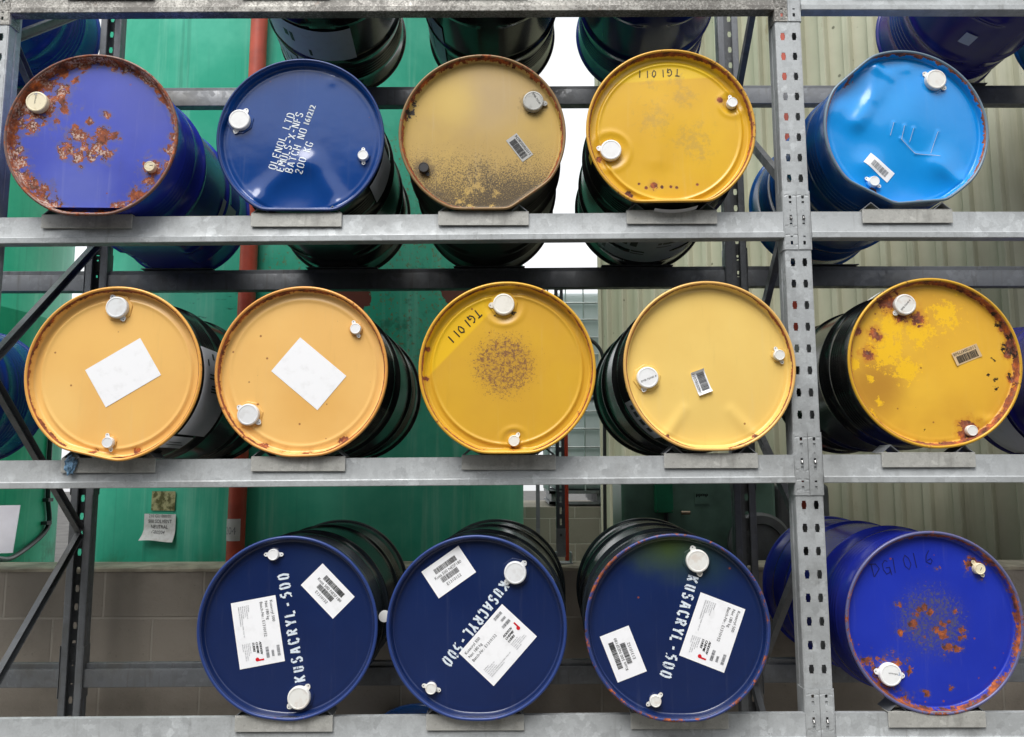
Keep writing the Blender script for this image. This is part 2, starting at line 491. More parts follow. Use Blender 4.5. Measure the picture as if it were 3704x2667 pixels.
def block_mat(name, c1, c2, mortar, dim=(.45, .225)):
    m = Mat(name, .9, 0, .25)
    q = m.n.new('ShaderNodeTexBrick')
    o = m.sep()
    cb = m.n.new('ShaderNodeCombineXYZ')
    m.link(m.math('ADD', m.math('ADD', o[0], o[1]), .34 + 20 * dim[0]), cb.inputs[0]); m.link(m.math('ADD', o[2], .161), cb.inputs[1])
    m.link(cb.outputs[0], q.inputs['Vector'])
    q.inputs['Scale'].default_value = 1.0
    q.inputs['Brick Width'].default_value = dim[0]; q.inputs['Row Height'].default_value = dim[1]
    q.inputs['Mortar Size'].default_value = .006; q.inputs['Mortar Smooth'].default_value = .3
    q.inputs['Bias'].default_value = 0
    q.inputs['Color1'].default_value = c1; q.inputs['Color2'].default_value = c2; q.inputs['Mortar'].default_value = mortar
    c = q.outputs['Color']
    n = m.noise(3, 6, .65); f = m.noise(55, 5, .75)
    c = m.mix(m.mul(m.step(n, .45, .75), .35), c, lin(78, 72, 64))
    c = m.mix(m.mul(m.step(f, .62, .7), .35), c, lin(60, 56, 50))
    m.color(c)
    m.bump(m.math('ADD', m.math('MULTIPLY', q.outputs['Fac'], -1.6), m.math('MULTIPLY', f, .8)), .004, .8)
    return m.m
M['block'] = block_mat('concrete_block', lin(152, 144, 134), lin(138, 131, 122), lin(164, 157, 147))
M['block_far'] = block_mat('concrete_block_far', lin(150, 142, 128), lin(134, 128, 116), lin(172, 166, 154))
M['coping'] = plain('mossy_coping', lin(172, 164, 146), .9, 0, .2, 7)

def clad_mat():
    m = Mat('sage_cladding', .45, .0, .4)
    n = m.noise(1.2, 5, .6)
    c = m.mix(m.step(n, .35, .7), lin(164, 164, 142), lin(184, 184, 162))
    st = m.noise(1.0, 5, .7, vec=m.scale(m.co, (14, 14, .8)))
    c = m.mix(m.mul(m.step(st, .52, .75), .35), c, lin(120, 124, 98))
    r1 = m.mul(m.step(m.noise(1.0, 6, .7, vec=m.scale(m.co, (5, 5, 2.2), (4, 4, 2))), .62, .72), .55)
    c = m.mix(r1, c, lin(128, 112, 80))
    d = m.voro(7, out='Distance'); c = m.mix(m.mul(m.step(d, .09, .05), .75), c, lin(66, 68, 50))
    m.color(c); m.bump(m.noise(3, 3), .004, .2)
    return m.m
M['clad'] = clad_mat()
M['red_pipe'] = plain('red_oxide_pipe', lin(168, 66, 44), .5, 0, .16, 6)
M['red_post'] = plain('red_post_paint', lin(196, 64, 36), .5, 0, .1)
M['rubber'] = plain('black_rubber', lin(26, 27, 28), .4, 0, .1)
M['machine'] = plain('dark_green_machine_paint', lin(98, 130, 114), .35, 0, .2, 4)
M['machine_grey'] = plain('grey_machine_cover', lin(96, 100, 100), .4, .1, .2, 5)
M['jbox'] = plain('green_box_paint', lin(36, 128, 92), .4, 0, .12)
M['brass'] = plain('tap_metal', lin(170, 150, 128), .35, .7, .15)
M['concrete'] = plain('yard_concrete', lin(132, 128, 120), .9, 0, .2, 2)
M['blocker_dark'] = plain('sky_blocker_dark', lin(70, 74, 78), .6, 0, .1, 1)  # for the unseen block added to cut low sky light
M['asphalt'] = plain('yard_asphalt', lin(78, 77, 75), .9, 0, .2, 2)
M['ibc_plastic'] = plain('translucent_white_plastic', lin(206, 214, 218), .4, 0, .06, 3)
M['ibc_wire'] = plain('galvanised_tube', lin(182, 188, 188), .4, .3, .1)
M['lilac_sign'] = plain('faded_sign', lin(236, 234, 244), .6, 0, .05, 5)
M['moss_sign'] = None
m_ = Mat('mossy_plate', .8); m_.color(m_.mix(m_.step(m_.noise(30, 5, .7), .42, .6), lin(166, 164, 120), lin(84, 84, 44))); M['moss_sign'] = m_.m
m_ = Mat('weathered_sign_sheet', .6); oz = m_.sep()
m_.color(m_.mix(m_.mul(m_.step(m_.noise(24, 5, .7), .45, .65), .25), lin(214, 214, 212), lin(130, 128, 104))); M['old_sheet'] = m_.m
M['blue_wrap'] = plain('blue_plastic_wrap', lin(120, 158, 190), .25, 0, .35, 60)
M['yellow_mark'] = plain('yellow_sticker', lin(200, 180, 40), .5)
# ------------------------------------------------------------------ writing
GL = {
 'K': [[(0, 0), (0, 1)], [(.14, .56), (.52, 1)], [(.16, .48), (.54, 0)]],
 'U': [[(0, 1), (0, .22), (.1, .04)], [(.5, 1), (.5, .22), (.4, .04)], [(.2, 0), (.3, 0)]],
 'S': [[(.5, .82), (.38, .98), (.12, .97), (0, .8), (.04, .62), (.2, .54)], [(.3, .46), (.47, .37), (.5, .2), (.38, .03), (.12, .02), (0, .18)]],
 'A': [[(0, 0), (.21, 1)], [(.31, 1), (.54, 0)], [(.2, .3), (.34, .3)]],
 'C': [[(.22, 1), (.05, .9), (0, .7), (0, .3), (.05, .1), (.22, 0)], [(.34, 1), (.48, .92), (.5, .76)], [(.34, 0), (.48, .08), (.5, .24)]],
 'R': [[(0, 0), (0, 1)], [(.13, 1), (.4, .96), (.5, .8), (.44, .6), (.13, .53)], [(.26, .45), (.54, 0)]],
 'Y': [[(0, 1), (.2, .55)], [(.54, 1), (.27, .45), (.27, 0)]],
 'L': [[(0, 1), (0, 0)], [(.15, .02), (.5, .02)]],
 '5': [[(.48, 1), (.14, 1)], [(.04, .95), (.03, .58)], [(.13, .6), (.42, .58), (.5, .35), (.42, .08), (.26, 0)], [(.14, 0), (.02, .1)]],
 '0': [[(.2, 1), (.03, .88), (0, .5), (.03, .12), (.2, 0)], [(.32, 1), (.49, .88), (.52, .5), (.49, .12), (.32, 0)]],
 '-': [[(.06, .5), (.44, .5)]],
 'E': [[(0, 0), (0, 1)], [(.14, 1), (.48, 1)], [(.14, .52), (.4, .52)], [(.14, 0), (.48, 0)]],
 'N': [[(0, 0), (0, 1)], [(.1, .95), (.42, .05)], [(.52, 0), (.52, 1)]],
 'T': [[(0, 1), (.2, 1)], [(.32, 1), (.52, 1)], [(.26, .9), (.26, 0)]],
 'D': [[(0, 0), (0, 1)], [(.14, 1), (.35, .97), (.5, .75), (.5, .25), (.35, .03), (.14, 0)]],
 'M': [[(0, 0), (0, 1)], [(.1, .95), (.27, .45)], [(.33, .45), (.5, .95)], [(.6, 1), (.6, 0)]],
 'X': [[(0, 0), (.5, 1)], [(0, 1), (.17, .63)], [(.33, .37), (.5, 0)]],
 'F': [[(0, 0), (0, 1)], [(.14, 1), (.48, 1)], [(.14, .52), (.4, .52)]],
 'B': [[(0, 0), (0, 1)], [(.14, 1), (.4, .95), (.45, .75), (.38, .56), (.14, .54)], [(.14, .46), (.42, .42), (.5, .22), (.4, .03), (.14, 0)]],
 'H': [[(0, 0), (0, 1)], [(.14, .5), (.38, .5)], [(.52, 0), (.52, 1)]],
 '1': [[(.1, .84), (.25, 1), (.25, 0)]],
 '6': [[(.42, .95), (.15, .75), (.03, .4), (.1, .08), (.22, 0)], [(.32, 0), (.48, .12), (.48, .4), (.32, .52), (.16, .47)]],
 '2': [[(.02, .8), (.15, .98), (.38, .96), (.47, .75), (.3, .45)], [(.22, .35), (.03, .06)], [(.14, .02), (.5, .02)]],
 'G': [[(.22, 1), (.05, .9), (0, .7), (0, .3), (.05, .1), (.22, 0)], [(.34, 1), (.48, .92), (.5, .78)], [(.34, 0), (.48, .08), (.5, .42), (.32, .42)]],
}
GL['O'] = GL['0']
HAND = {
 'T': [[(0, .98), (.6, .92)], [(.34, .95), (.22, 0)]],
 'G': [[(.5, .85), (.3, 1), (.06, .75), (.02, .35), (.2, .02), (.46, .12), (.5, .42), (.28, .42)], [(.5, .42), (.52, -.1)]],
 '1': [[(.1, 1), (.06, 0)]],
 '0': [[(.25, 1), (.02, .7), (.03, .25), (.25, 0), (.47, .3), (.44, .75), (.22, 1)]],
 'D': [[(.05, .0), (.1, .95)], [(-.05, .92), (.4, .85), (.55, .5), (.1, .0)]],
 '6': [[(.4, 1), (.1, .6), (.05, .2), (.25, 0), (.47, .2), (.38, .42), (.1, .3)]],
}

def ribbon(mb, pts, wd, put):
    """flat stroke of width wd through the 2-D points; put(x, z) gives the 3-D point"""
    n = len(pts)
    L_, R_ = [], []
    for i in range(n):
        a = pts[max(i - 1, 0)]; b = pts[min(i + 1, n - 1)]
        dx, dz = b[0] - a[0], b[1] - a[1]
        l = math.hypot(dx, dz) or 1
        nx, nz = -dz / l * wd / 2, dx / l * wd / 2
        L_.append(put(pts[i][0] + nx, pts[i][1] + nz)); R_.append(put(pts[i][0] - nx, pts[i][1] - nz))
    mb.add(L_ + R_, [(i, i + 1, n + i + 1, n + i) for i in range(n - 1)])

def glyph_text(mb, font, s, org, direc, h, wd, put, pitch=.78, widen=1.0, wob=0.0):
    """s written from org along direc, letter height h; letters turned with the line"""
    l = math.hypot(*direc); ux, uz = direc[0] / l, direc[1] / l
    vx, vz = -uz, ux
    q = random.Random(len(s) * 31 + int(h * 1e4))
    for i, ch in enumerate(s):
        if ch == ' ': continue
        ox = i * pitch * h
        for st in font[ch]:
            st = [(a + q.uniform(-wob, wob), b + q.uniform(-wob, wob)) for a, b in st]
            ribbon(mb, [(org[0] + ux * (ox + a * h * widen) + vx * b * h, org[1] + uz * (ox + a * h * widen) + vz * b * h) for a, b in st], wd, put)

_tcache = {}
def type_mesh(s, bold=False):
    """the built-in typeface turned into vertices (height of capitals about .7)"""
    if s not in _tcache:
        cu = bpy.data.curves.new('t', 'FONT'); cu.body = s; cu.resolution_u = 2
        o = bpy.data.objects.new('t', cu); C.objects.link(o)
        dg = bpy.context.evaluated_depsgraph_get(); dg.update()
        me = o.evaluated_get(dg).to_mesh()
        _tcache[s] = ([(v.co.x, v.co.y) for v in me.vertices], [tuple(p.vertices) for p in me.polygons])
        o.evaluated_get(dg).to_mesh_clear()
        bpy.data.objects.remove(o); bpy.data.curves.remove(cu)
    return _tcache[s]

def type_text(mb, s, x, y, h, fr, width=None, shear=0.0, bold=0.0):
    """s set at (x, y) in the flat frame fr(u, v) -> 3-D point; h = height of capitals"""
    vs_, fs = type_mesh(s)
    k = h / .69
    kx = k
    if width: kx = width / max(v[0] for v in vs_)
    for off in ([0] if not bold else [-bold, 0, bold]):
        mb.add([fr(x + a * kx + b * k * shear + off, y + b * k, off) for a, b in vs_], fs)

def barcode(mb, x, y, wd, h, fr, n=34, seed=1):
    q = random.Random(seed); t = x
    while t < x + wd:
        b = q.choice((1, 1, 2, 3)) * wd / (n * 2.6)
        mb.add([fr(t, y, 0), fr(t + b, y, 0), fr(t + b, y + h, 0), fr(t, y + h, 0)], [(0, 1, 2, 3)])
        t += b + q.choice((1, 1, 2)) * wd / (n * 2.6)

# ------------------------------------------------------------------ drums
RR, RB, LEN = .2925, .2815, .875

def sstep(a, b, x):
    t = max(0.0, min(1.0, (x - a) / (b - a))); return t * t * (3 - 2 * t)

class Shape:
    """outline and dents of one drum end"""
    def __init__(s, flats=(), dents=(), bead=.0007, bosses=(), k=260.0):
        s.fl = []
        for (x0, z0, x1, z1) in flats:
            nx, nz = z1 - z0, -(x1 - x0)
            l = math.hypot(nx, nz); nx /= l; nz /= l
            d = nx * x0 + nz * z0
            if d < 0: nx, nz, d = -nx, -nz, -d
            s.fl.append((math.atan2(nz, nx), d))
        s.dents, s.bead, s.bosses, s.k = dents, bead, bosses, k
    def rim(s, t):
        """outer radius of the rim at angle t"""
        e = math.exp(0.0)
        for ph, d in s.fl:
            c = math.cos(t - ph)
            if c > .3:
                e += math.exp(-s.k * (d / c - RR))
        return RR - math.log(e) / s.k if s.fl else RR
    def lid_y(s, x, z):
        """how far the lid face lies behind the rim edge"""
        r = math.hypot(x, z)
        y = .029 - .003 * (1 - (r / .27) ** 2)
        y -= s.bead * math.exp(-((r - (.249 if s.bead > .002 else .261)) / .005) ** 2)
        if s.bead > .003: y += .003 * sstep(.247, .257, r)
        for bx, bz, br in s.bosses:
            d = math.hypot(x - bx, z - bz)
            y += .0035 * (1 - sstep(br * .9, br * 1.35, d)) - .0022 * math.exp(-((d - br * 1.45) / .008) ** 2)
        for dn in s.dents:
            if dn[0] == 'bump':
                _, bx, bz, sg, a = dn
                y -= a * math.exp(-((x - bx) ** 2 + (z - bz) ** 2) / (2 * sg * sg))
            else:
                _, x0, z0, x1, z1, sg, a = dn
                ex, ez = x1 - x0, z1 - z0
                t = ((x - x0) * ex + (z - z0) * ez) / (ex * ex + ez * ez)
                tc = max(0, min(1, t))
                d = math.hypot(x - x0 - tc * ex, z - z0 - tc * ez)
                y -= a * math.exp(-(d / sg) ** 2) * (1 - .6 * tc)
        return y

def make_lid(sh, mat, parent, off, nr=58, na=168):
    mb = MB()
    prof = [1.0, .997, .993, .987, .981, .975, .968] + [.968 * (1 - i / nr) for i in range(1, nr)]
    RI = .2825
    rings = []
    for q in prof:
        ring = []
        for k in range(na):
            t = 2 * math.pi * k / na
            ro = RI - (RR - sh.rim(t)) * sstep(.35, 1.0, q)
            r = q * ro
            x, z = r * math.cos(t), r * math.sin(t)
            y = sh.lid_y(x, z)
            wall = sstep(.966, .996, q)
            y = y * (1 - wall) + .004 * wall
            mb.v.append((x, y, z)); ring.append(len(mb.v) - 1)
        rings.append(ring)
    mb.v.append((0, sh.lid_y(0, 0), 0)); c = len(mb.v) - 1
    for A, B in zip(rings, rings[1:]):
        for k in range(na):
            k2 = (k + 1) % na
            mb.f.append((A[k], B[k], B[k2], A[k2]))
    for k in range(na): mb.f.append((rings[-1][k], c, rings[-1][(k + 1) % na]))
    o = mb.build('lid', mat, parent, smooth='all', loc=off, fixn=False)
    o.data.flip_normals() if o.data.polygons[5].normal.y > 0 else None
    return o

def make_rim(sh, mat, parent, off, na=168):
    mb = MB(); prof = []
    for k in range(10):
        a = math.pi * (-.5 + 2 * k / 10)
        prof.append((-.0052 + .0052 * math.cos(a), .0052 + .0052 * math.sin(a)))
    rings = []
    for k in range(na):
        t = 2 * math.pi * k / na; r0 = sh.rim(t)
        ring = []
        for dr, y in prof:
            ring.append(len(mb.v)); r = r0 + dr
            mb.v.append((r * math.cos(t), y, r * math.sin(t)))
        rings.append(ring)
    n = len(prof)
    for k in range(na):
        A, B = rings[k], rings[(k + 1) % na]
        for i in range(n):
            j = (i + 1) % n
            mb.f.append((A[i], B[i], B[j], A[j]))
    return mb.build('rim', mat, parent, smooth='all', loc=off)

def body_profile():
    P = [(.283, .004), (.289, .006), (.289, .014), (.2835, .018), (RB, .028)]
    def hoop(y0, h, wd):
        for q in (-1, -.7, -.4, -.15, .15, .4, .7, 1): P.append((RB + h * max(0, 1 - q * q) ** .7, y0 + q * wd / 2))
    def ribs(y0, n):
        for i in range(n):
            for q in (-.5, -.25, 0, .25): P.append((RB + .0022 * math.cos(2 * math.pi * q) - .0012, y0 + (i + q) * .021))
    ribs(.115, 5)
    P.append((RB, .215)); hoop(.292, .0095, .034); P.append((RB, .33))
    P.append((RB, .44)); P.append((RB, .545)); hoop(.583, .0095, .034); P.append((RB, .625))
    ribs(.665, 5)
    P.append((RB, .78)); P += [(RB, .847), (.2835, .857), (.289, .860), (.2925, .866), (.2905, .873), (.286, .875), (.283, .872), (.281, .858), (0, .855)]
    return P
PROF = body_profile()

def make_body(sh, mat, parent, off, floor=None, na=112):
    """floor: lowest z (drum-centred) the shell may reach where it lies on the beams"""
    mb = MB(); rings = []
    for r0, y in PROF:
        if r0 == 0:
            mb.v.append((0, y, 0)); rings.append([len(mb.v) - 1]); continue
        f = 1 - sstep(.0, .16, y)
        ring = []
        for k in range(na):
            t = 2 * math.pi * k / na
            r = r0 - (RR - sh.rim(t)) * f
            x, z = r * math.cos(t), r * math.sin(t)
            if floor is not None and z < floor: z = floor
            ring.append(len(mb.v)); mb.v.append((x, y, z))
        rings.append(ring)
    for A, B in zip(rings, rings[1:]):
        for k in range(na):
            k2 = (k + 1) % na
            mb.f.append((A[k], A[k2], B[0]) if len(B) == 1 else (A[k], A[k2], B[k2], B[k]))
    return mb.build('body', mat, parent, smooth=50, loc=off)

def make_cap(x, z, size, tabs, mat, parent, off, yl, boss_mat=None, ang_boss=.2, print_=None):
    """size 'L' or 'S'; tabs: angles in degrees of the sealing ears"""
    r, h = (.0365, .017) if size == 'L' else (.0185, .016)
    if boss_mat:
        mb = MB(); rb = r * 1.30
        poly = [(x + rb * math.cos(ang_boss + i * math.pi / 4), z + rb * math.sin(ang_boss + i * math.pi / 4)) for i in range(8)]
        mb.prism(poly, 'Y', yl + .004, yl - .004)
        b = mb.build('bung_flange', boss_mat, parent, loc=off); bevel(b, .0015)
    mb = MB(); y1 = yl - .003
    prof = [(r * .98, y1 + .004), (r, y1), (r, y1 - h * .7), (r * .965, y1 - h * .92), (r * .90, y1 - h), (r * .84, y1 - h), (r * .80, y1 - h * .94), (0, y1 - h * .94)]
    mb.lathe(prof, 40, 'Y', (x, 0, z))
    for a in tabs:
        a = R(a); wd = r * .16 + .0035; l = r + .0125
        ca, sa = math.cos(a), math.sin(a)
        outer = []
        for (p, q) in ((r * .85, wd), (l - wd * .6, wd), (l, wd * .5), (l + wd * .2, 0), (l, -wd * .5), (l - wd * .6, -wd), (r * .85, -wd)):
            outer.append((x + ca * p - sa * q, z + sa * p + ca * q))
        mb.prism(outer, 'Y', y1 - .0015, y1 - .004)
    c = mb.build('bung_cap', mat, parent, smooth=35, loc=off)
    for a in tabs:                                       # the seal hole in each ear
        pa = R(a); hx, hz = x + math.cos(pa) * (r + .0085), z + math.sin(pa) * (r + .0085)
        hb = MB(); hb.lathe([(.0018, y1 - .0043), (0, y1 - .0044)], 10, 'Y', (hx, 0, hz))
        hb.build('seal_hole', M['ink'], c)
    if print_:
        s_, ang, hh, dx, dz = print_
        tb = MB(); ca, sa = math.cos(R(ang)), math.sin(R(ang)); yy = y1 - h * .94 - .0004
        type_text(tb, s_, 0, 0, hh, lambda u, v, o: (x + dx + ca * u - sa * v, yy, z + dz + sa * u + ca * v))
        tb.build('print', M['ink_grey'] if hh < .006 and 'Inf' in s_ else M['ink'], c, fixn=False)
        if 'Inf' in s_:                                  # two small blue swooshes beside the word
            ub = MB()
            for q in (0, .0035):
                pts = [(q + .004 * math.cos(R(t)), -.007 + .006 * math.sin(R(t))) for t in range(110, 260, 25)]
                ribbon(ub, pts, .0012, lambda u, v: (x + dx + ca * (u - .004) - sa * (v + .007), yy - .0002, z + dz + sa * (u - .004) + ca * (v + .007)))
            ub.build('swoosh', M['jblue'], c, fixn=False)
    return c
M['jblue'] = plain('blue_print', lin(40, 110, 180), .5)

def frame_on_lid(sh, p0, p1, p3, lift=.0012):
    """label frame: p0 = start of its bottom-left corner, p1 = along the text, p3 = up; returns fr(u, v, o) in metres, width, height"""
    ux, uz = p1[0] - p0[0], p1[1] - p0[1]; W_ = math.hypot(ux, uz); ux /= W_; uz /= W_
    vx, vz = -uz, ux
    H_ = (p3[0] - p0[0]) * vx + (p3[1] - p0[1]) * vz
    def fr(u, v, o=0, up=0.0):
        x, z = p0[0] + ux * u + vx * v, p0[1] + uz * u + vz * v
        return (x, sh.lid_y(x, z) - lift - up, z)
    return fr, W_, H_

def sheet(fr, W_, H_, mat, parent, off, name='label', n=14, curl=0.0, rc=.004):
    mb = MB()
    for j in range(n + 1):
        for i in range(n + 1):
            u, v = W_ * i / n, H_ * j / n
            cu = curl * (max(0, abs(i / n - .5) - .30) / .2) ** 2
            p = fr(u, v, 0); mb.v.append((p[0], p[1] - cu, p[2]))
    for j in range(n):
        for i in range(n):
            a = j * (n + 1) + i
            mb.f.append((a, a + 1, a + n + 2, a + n + 1))
    return mb.build(name, mat, parent, smooth='all', loc=off, fixn=False)

def lifted(fr, d, curl=0.0, W_=1.0):
    def g(u, v, o=0):
        p = fr(u, v, 0); cu = curl * (max(0, abs(u / W_ - .5) - .30) / .2) ** 2
        return (p[0], p[1] - cu - d, p[2])
    return g

def body_patch(a0, a1, y0, y1, mat, parent, off, name='side_label', r=RB + .0042, n=14, marks=()):
    mb = MB()
    for j in range(2 + 4):
        for i in range(n + 1):
            t = R(a0 + (a1 - a0) * i / n); y = y0 + (y1 - y0) * j / 5
            mb.v.append((r * math.cos(t), y, r * math.sin(t)))
    for j in range(5):
        for i in range(n):
            a = j * (n + 1) + i; mb.f.append((a, a + 1, a + n + 2, a + n + 1))
    o = mb.build(name, mat, parent, smooth='all', loc=off)
    if marks:
        kb = MB()
        for (b0, b1, c0, c1) in marks:                   # fractions along the angle and along y
            m_n = max(2, int((b1 - b0) * 12)); base = len(kb.v)
            for j in (c0, c1):
                for i in range(m_n + 1):
                    t = R(a0 + (a1 - a0) * (b0 + (b1 - b0) * i / m_n)); y = y0 + (y1 - y0) * j
                    kb.v.append(((r + .0006) * math.cos(t), y, (r + .0006) * math.sin(t)))
            for i in range(m_n): kb.f.append((base + i, base + i + 1, base + m_n + 2 + i, base + m_n + 1 + i))
        kb.build('print', M['ink'], o)
    return o

def text_marks(seed, n=7, big=False):
    q = random.Random(seed); out = []
    for i in range(n):
        b = .08 + .84 * i / n
        out.append((b, b + (.05 if big else .035), .1 + q.random() * .1, .3 + q.random() * .6))
    return out

def drum(key, X, Y, Z, rot, label, group, body, lid, rim, flats=(), dents=(), bead=.0007, bosses=(), caps=(), floor=None, front=True, boss=True, nr=58, na=168):
    root = empty('steel_drum', (X, Y, Z - RR), R(rot))
    tag(root, label, 'drum', group)
    off = (0, 0, RR)
    sh = Shape(flats, dents, bead, bosses)
    fl = None if floor is None else floor - Z
    make_body(sh, body, root, off, fl)
    if front:
        make_lid(sh, lid, root, off, nr, na)
        make_rim(sh, rim, root, off)
        for c in caps:
            x, z, size, tabs, cm = c[:5]
            make_cap(x, z, size, tabs, cm, root, off, sh.lid_y(x, z), lid if boss else None, print_=c[5] if len(c) > 5 else None)
    return root, sh, off
# ------------------------------------------------------------------ ground
SLAB = .025
g = MB().box(-60, 60, -60, 60, -.2, 0).build('ground', M['asphalt']); tag(g, kind='structure')
g = MB().box(-6, 6, -1.2, 1.05, -.02, SLAB).build('concrete_pad', M['concrete']); tag(g, kind='structure')

# unseen dark block added behind the camera to keep low sky off the rack
blocker = MB().box(-26, 26, -22, -10.5, 0, 7.0).build('sky_blocker', M['blocker_dark']); tag(blocker, 'long dark unseen block added behind the camera against low sky light', 'building')

# ------------------------------------------------------------------ rack
rack = empty('drum_rack', (1.0, 0, SLAB))
tag(rack, 'galvanised steel pallet rack with slotted uprights holding the rows of drums', 'rack')
RO = (-1.0, 0, -SLAB)            # part meshes are written in world metres, moved under the rack's base

def slot_cell(mb, xc, zc, wx, wz, hole, y, fl=1):
    """a rectangle wx by wz round (xc, zc) with a hole: 'slot' (wide-waisted slot) or (w, h)"""
    if hole == 'slot':
        a, b, c = .0084, .0066, .0140
        inner = [(a, 0), (a, .006), (b, .0075), (b, c), (-b, c), (-b, .0075), (-a, .006), (-a, 0), (-a, -.006), (-b, -.0075), (-b, -c), (b, -c), (b, -.0075), (a, -.006)]
        outer = [(1, 0), (1, .5), (1, 1), (.4, 1), (-.4, 1), (-1, 1), (-1, .5), (-1, 0), (-1, -.5), (-1, -1), (-.4, -1), (.4, -1), (1, -1), (1, -.5)]
    else:
        hw, hh = hole[0] / 2, hole[1] / 2
        inner = [(hw, 0), (hw, hh), (0, hh), (-hw, hh), (-hw, 0), (-hw, -hh), (0, -hh), (hw, -hh)]
        outer = [(1, 0), (1, 1), (0, 1), (-1, 1), (-1, 0), (-1, -1), (0, -1), (1, -1)]
    n = len(inner)
    vs_ = [(xc + x, y, zc + z) for x, z in inner] + [(xc + x * wx / 2, y, zc + z * wz / 2) for x, z in outer]
    mb.add(vs_, [(i, (i + 1) % n, n + (i + 1) % n, n + i) for i in range(n)])

def upright(x, y, back, top=4.3, mat=None):
    """lipped channel; back=False: slotted web faces the yard at y, back=True: mirrored, web at the rear"""
    mb = MB(); s = -1 if back else 1
    z0, P = SLAB, .0753
    ph = (3.164 - z0) % P
    k0 = 0
    zs = z0 + ph - P
    z = zs
    cells = []
    while z < top:
        lo, hi = max(z - P / 2, z0), min(z + P / 2, top)
        if hi - lo > .001:
            full = lo == z - P / 2 and hi == z + P / 2
            for c in (-1, 1):
                if full: slot_cell(mb, x + c * .0205, z, .041, P, 'slot', y)
                else: mb.add([(x + c * .0205 - .0205, y, lo), (x + c * .0205 + .0205, y, lo), (x + c * .0205 + .0205, y, hi), (x + c * .0205 - .0205, y, hi)], [(0, 1, 2, 3)])
        z += P
    # rounded corners, flanges, lips
    for c in (-1, 1):
        prof = [(.041, 0), (.0442, .0012), (.0455, .004), (.0455, .030), (.0435, .034), (.0435, .040), (.0455, .044), (.0455, .070), (.044, .0725), (.041, .0735), (.020, .0735), (.0185, .072), (.0185, .062)]
        if back: prof = [(p, q * .70) for p, q in prof]
        for (a, b), (a2, b2) in zip(prof, prof[1:]):
            mb.add([(x + c * a, y + s * b, z0), (x + c * a2, y + s * b2, z0), (x + c * a2, y + s * b2, top), (x + c * a, y + s * b, top)], [(0, 1, 2, 3)])
    o = mb.build('upright', mat or M['galv'], rack, loc=RO, fixn=False)
    import bmesh
    bm = bmesh.new(); bm.from_mesh(o.data); bmesh.ops.remove_doubles(bm, verts=bm.verts, dist=.0002); bmesh.ops.recalc_face_normals(bm, faces=bm.faces); bm.to_mesh(o.data); bm.free()
    sm = o.modifiers.new('sheet', 'SOLIDIFY'); sm.thickness = .0022; sm.offset = 0
    fp = MB().box(x - .06, x + .06, y - .02 if not back else y - .09, y + .09 if not back else y + .02, SLAB, SLAB + .008)
    f = fp.build('foot_plate', M['galv_dark'], o)
    return o

UX = [-4.6, -1.836, 1.0, 3.8]
BX = {-4.6: 0, -1.836: .028, 1.0: -.006, 3.8: 0}           # how far the rear uprights stand out of line with the front ones
YB = .790                                                # web plane of the rear uprights
for x in UX:
    upright(x, .004, False)
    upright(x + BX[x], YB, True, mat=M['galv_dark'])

def beam(xa, za, xb, zb, back, mat, name='beam'):
    """stepped box beam with a rolled lip along its lower outer edge; za, zb: top heights at both ends"""
    H = .094
    out = [(0, 0), (.0015, .0), (.024, 0), (.026, -.002), (.026, -.021), (.040, -.022), (.041, -.024), (.041, -.092), (.039, -H), (-.0035, -H), (-.005, -H + .002), (-.005, -.0745), (-.0035, -.0725), (-.0005, -.0715), (0, -.070), (0, -.002)]
    mb = MB(); n = len(out); seg = 1
    for (x, z) in ((xa, za), (xb, zb)):
        for (y, dz) in out:
            mb.v.append((x, (YB - y) if back else y, z + dz))
    mb.f += [(i, (i + 1) % n, n + (i + 1) % n, n + i) for i in range(n)] + [tuple(range(n)), tuple(range(n, 2 * n))]
    return mb.build(name, mat, rack, loc=RO, smooth=30)

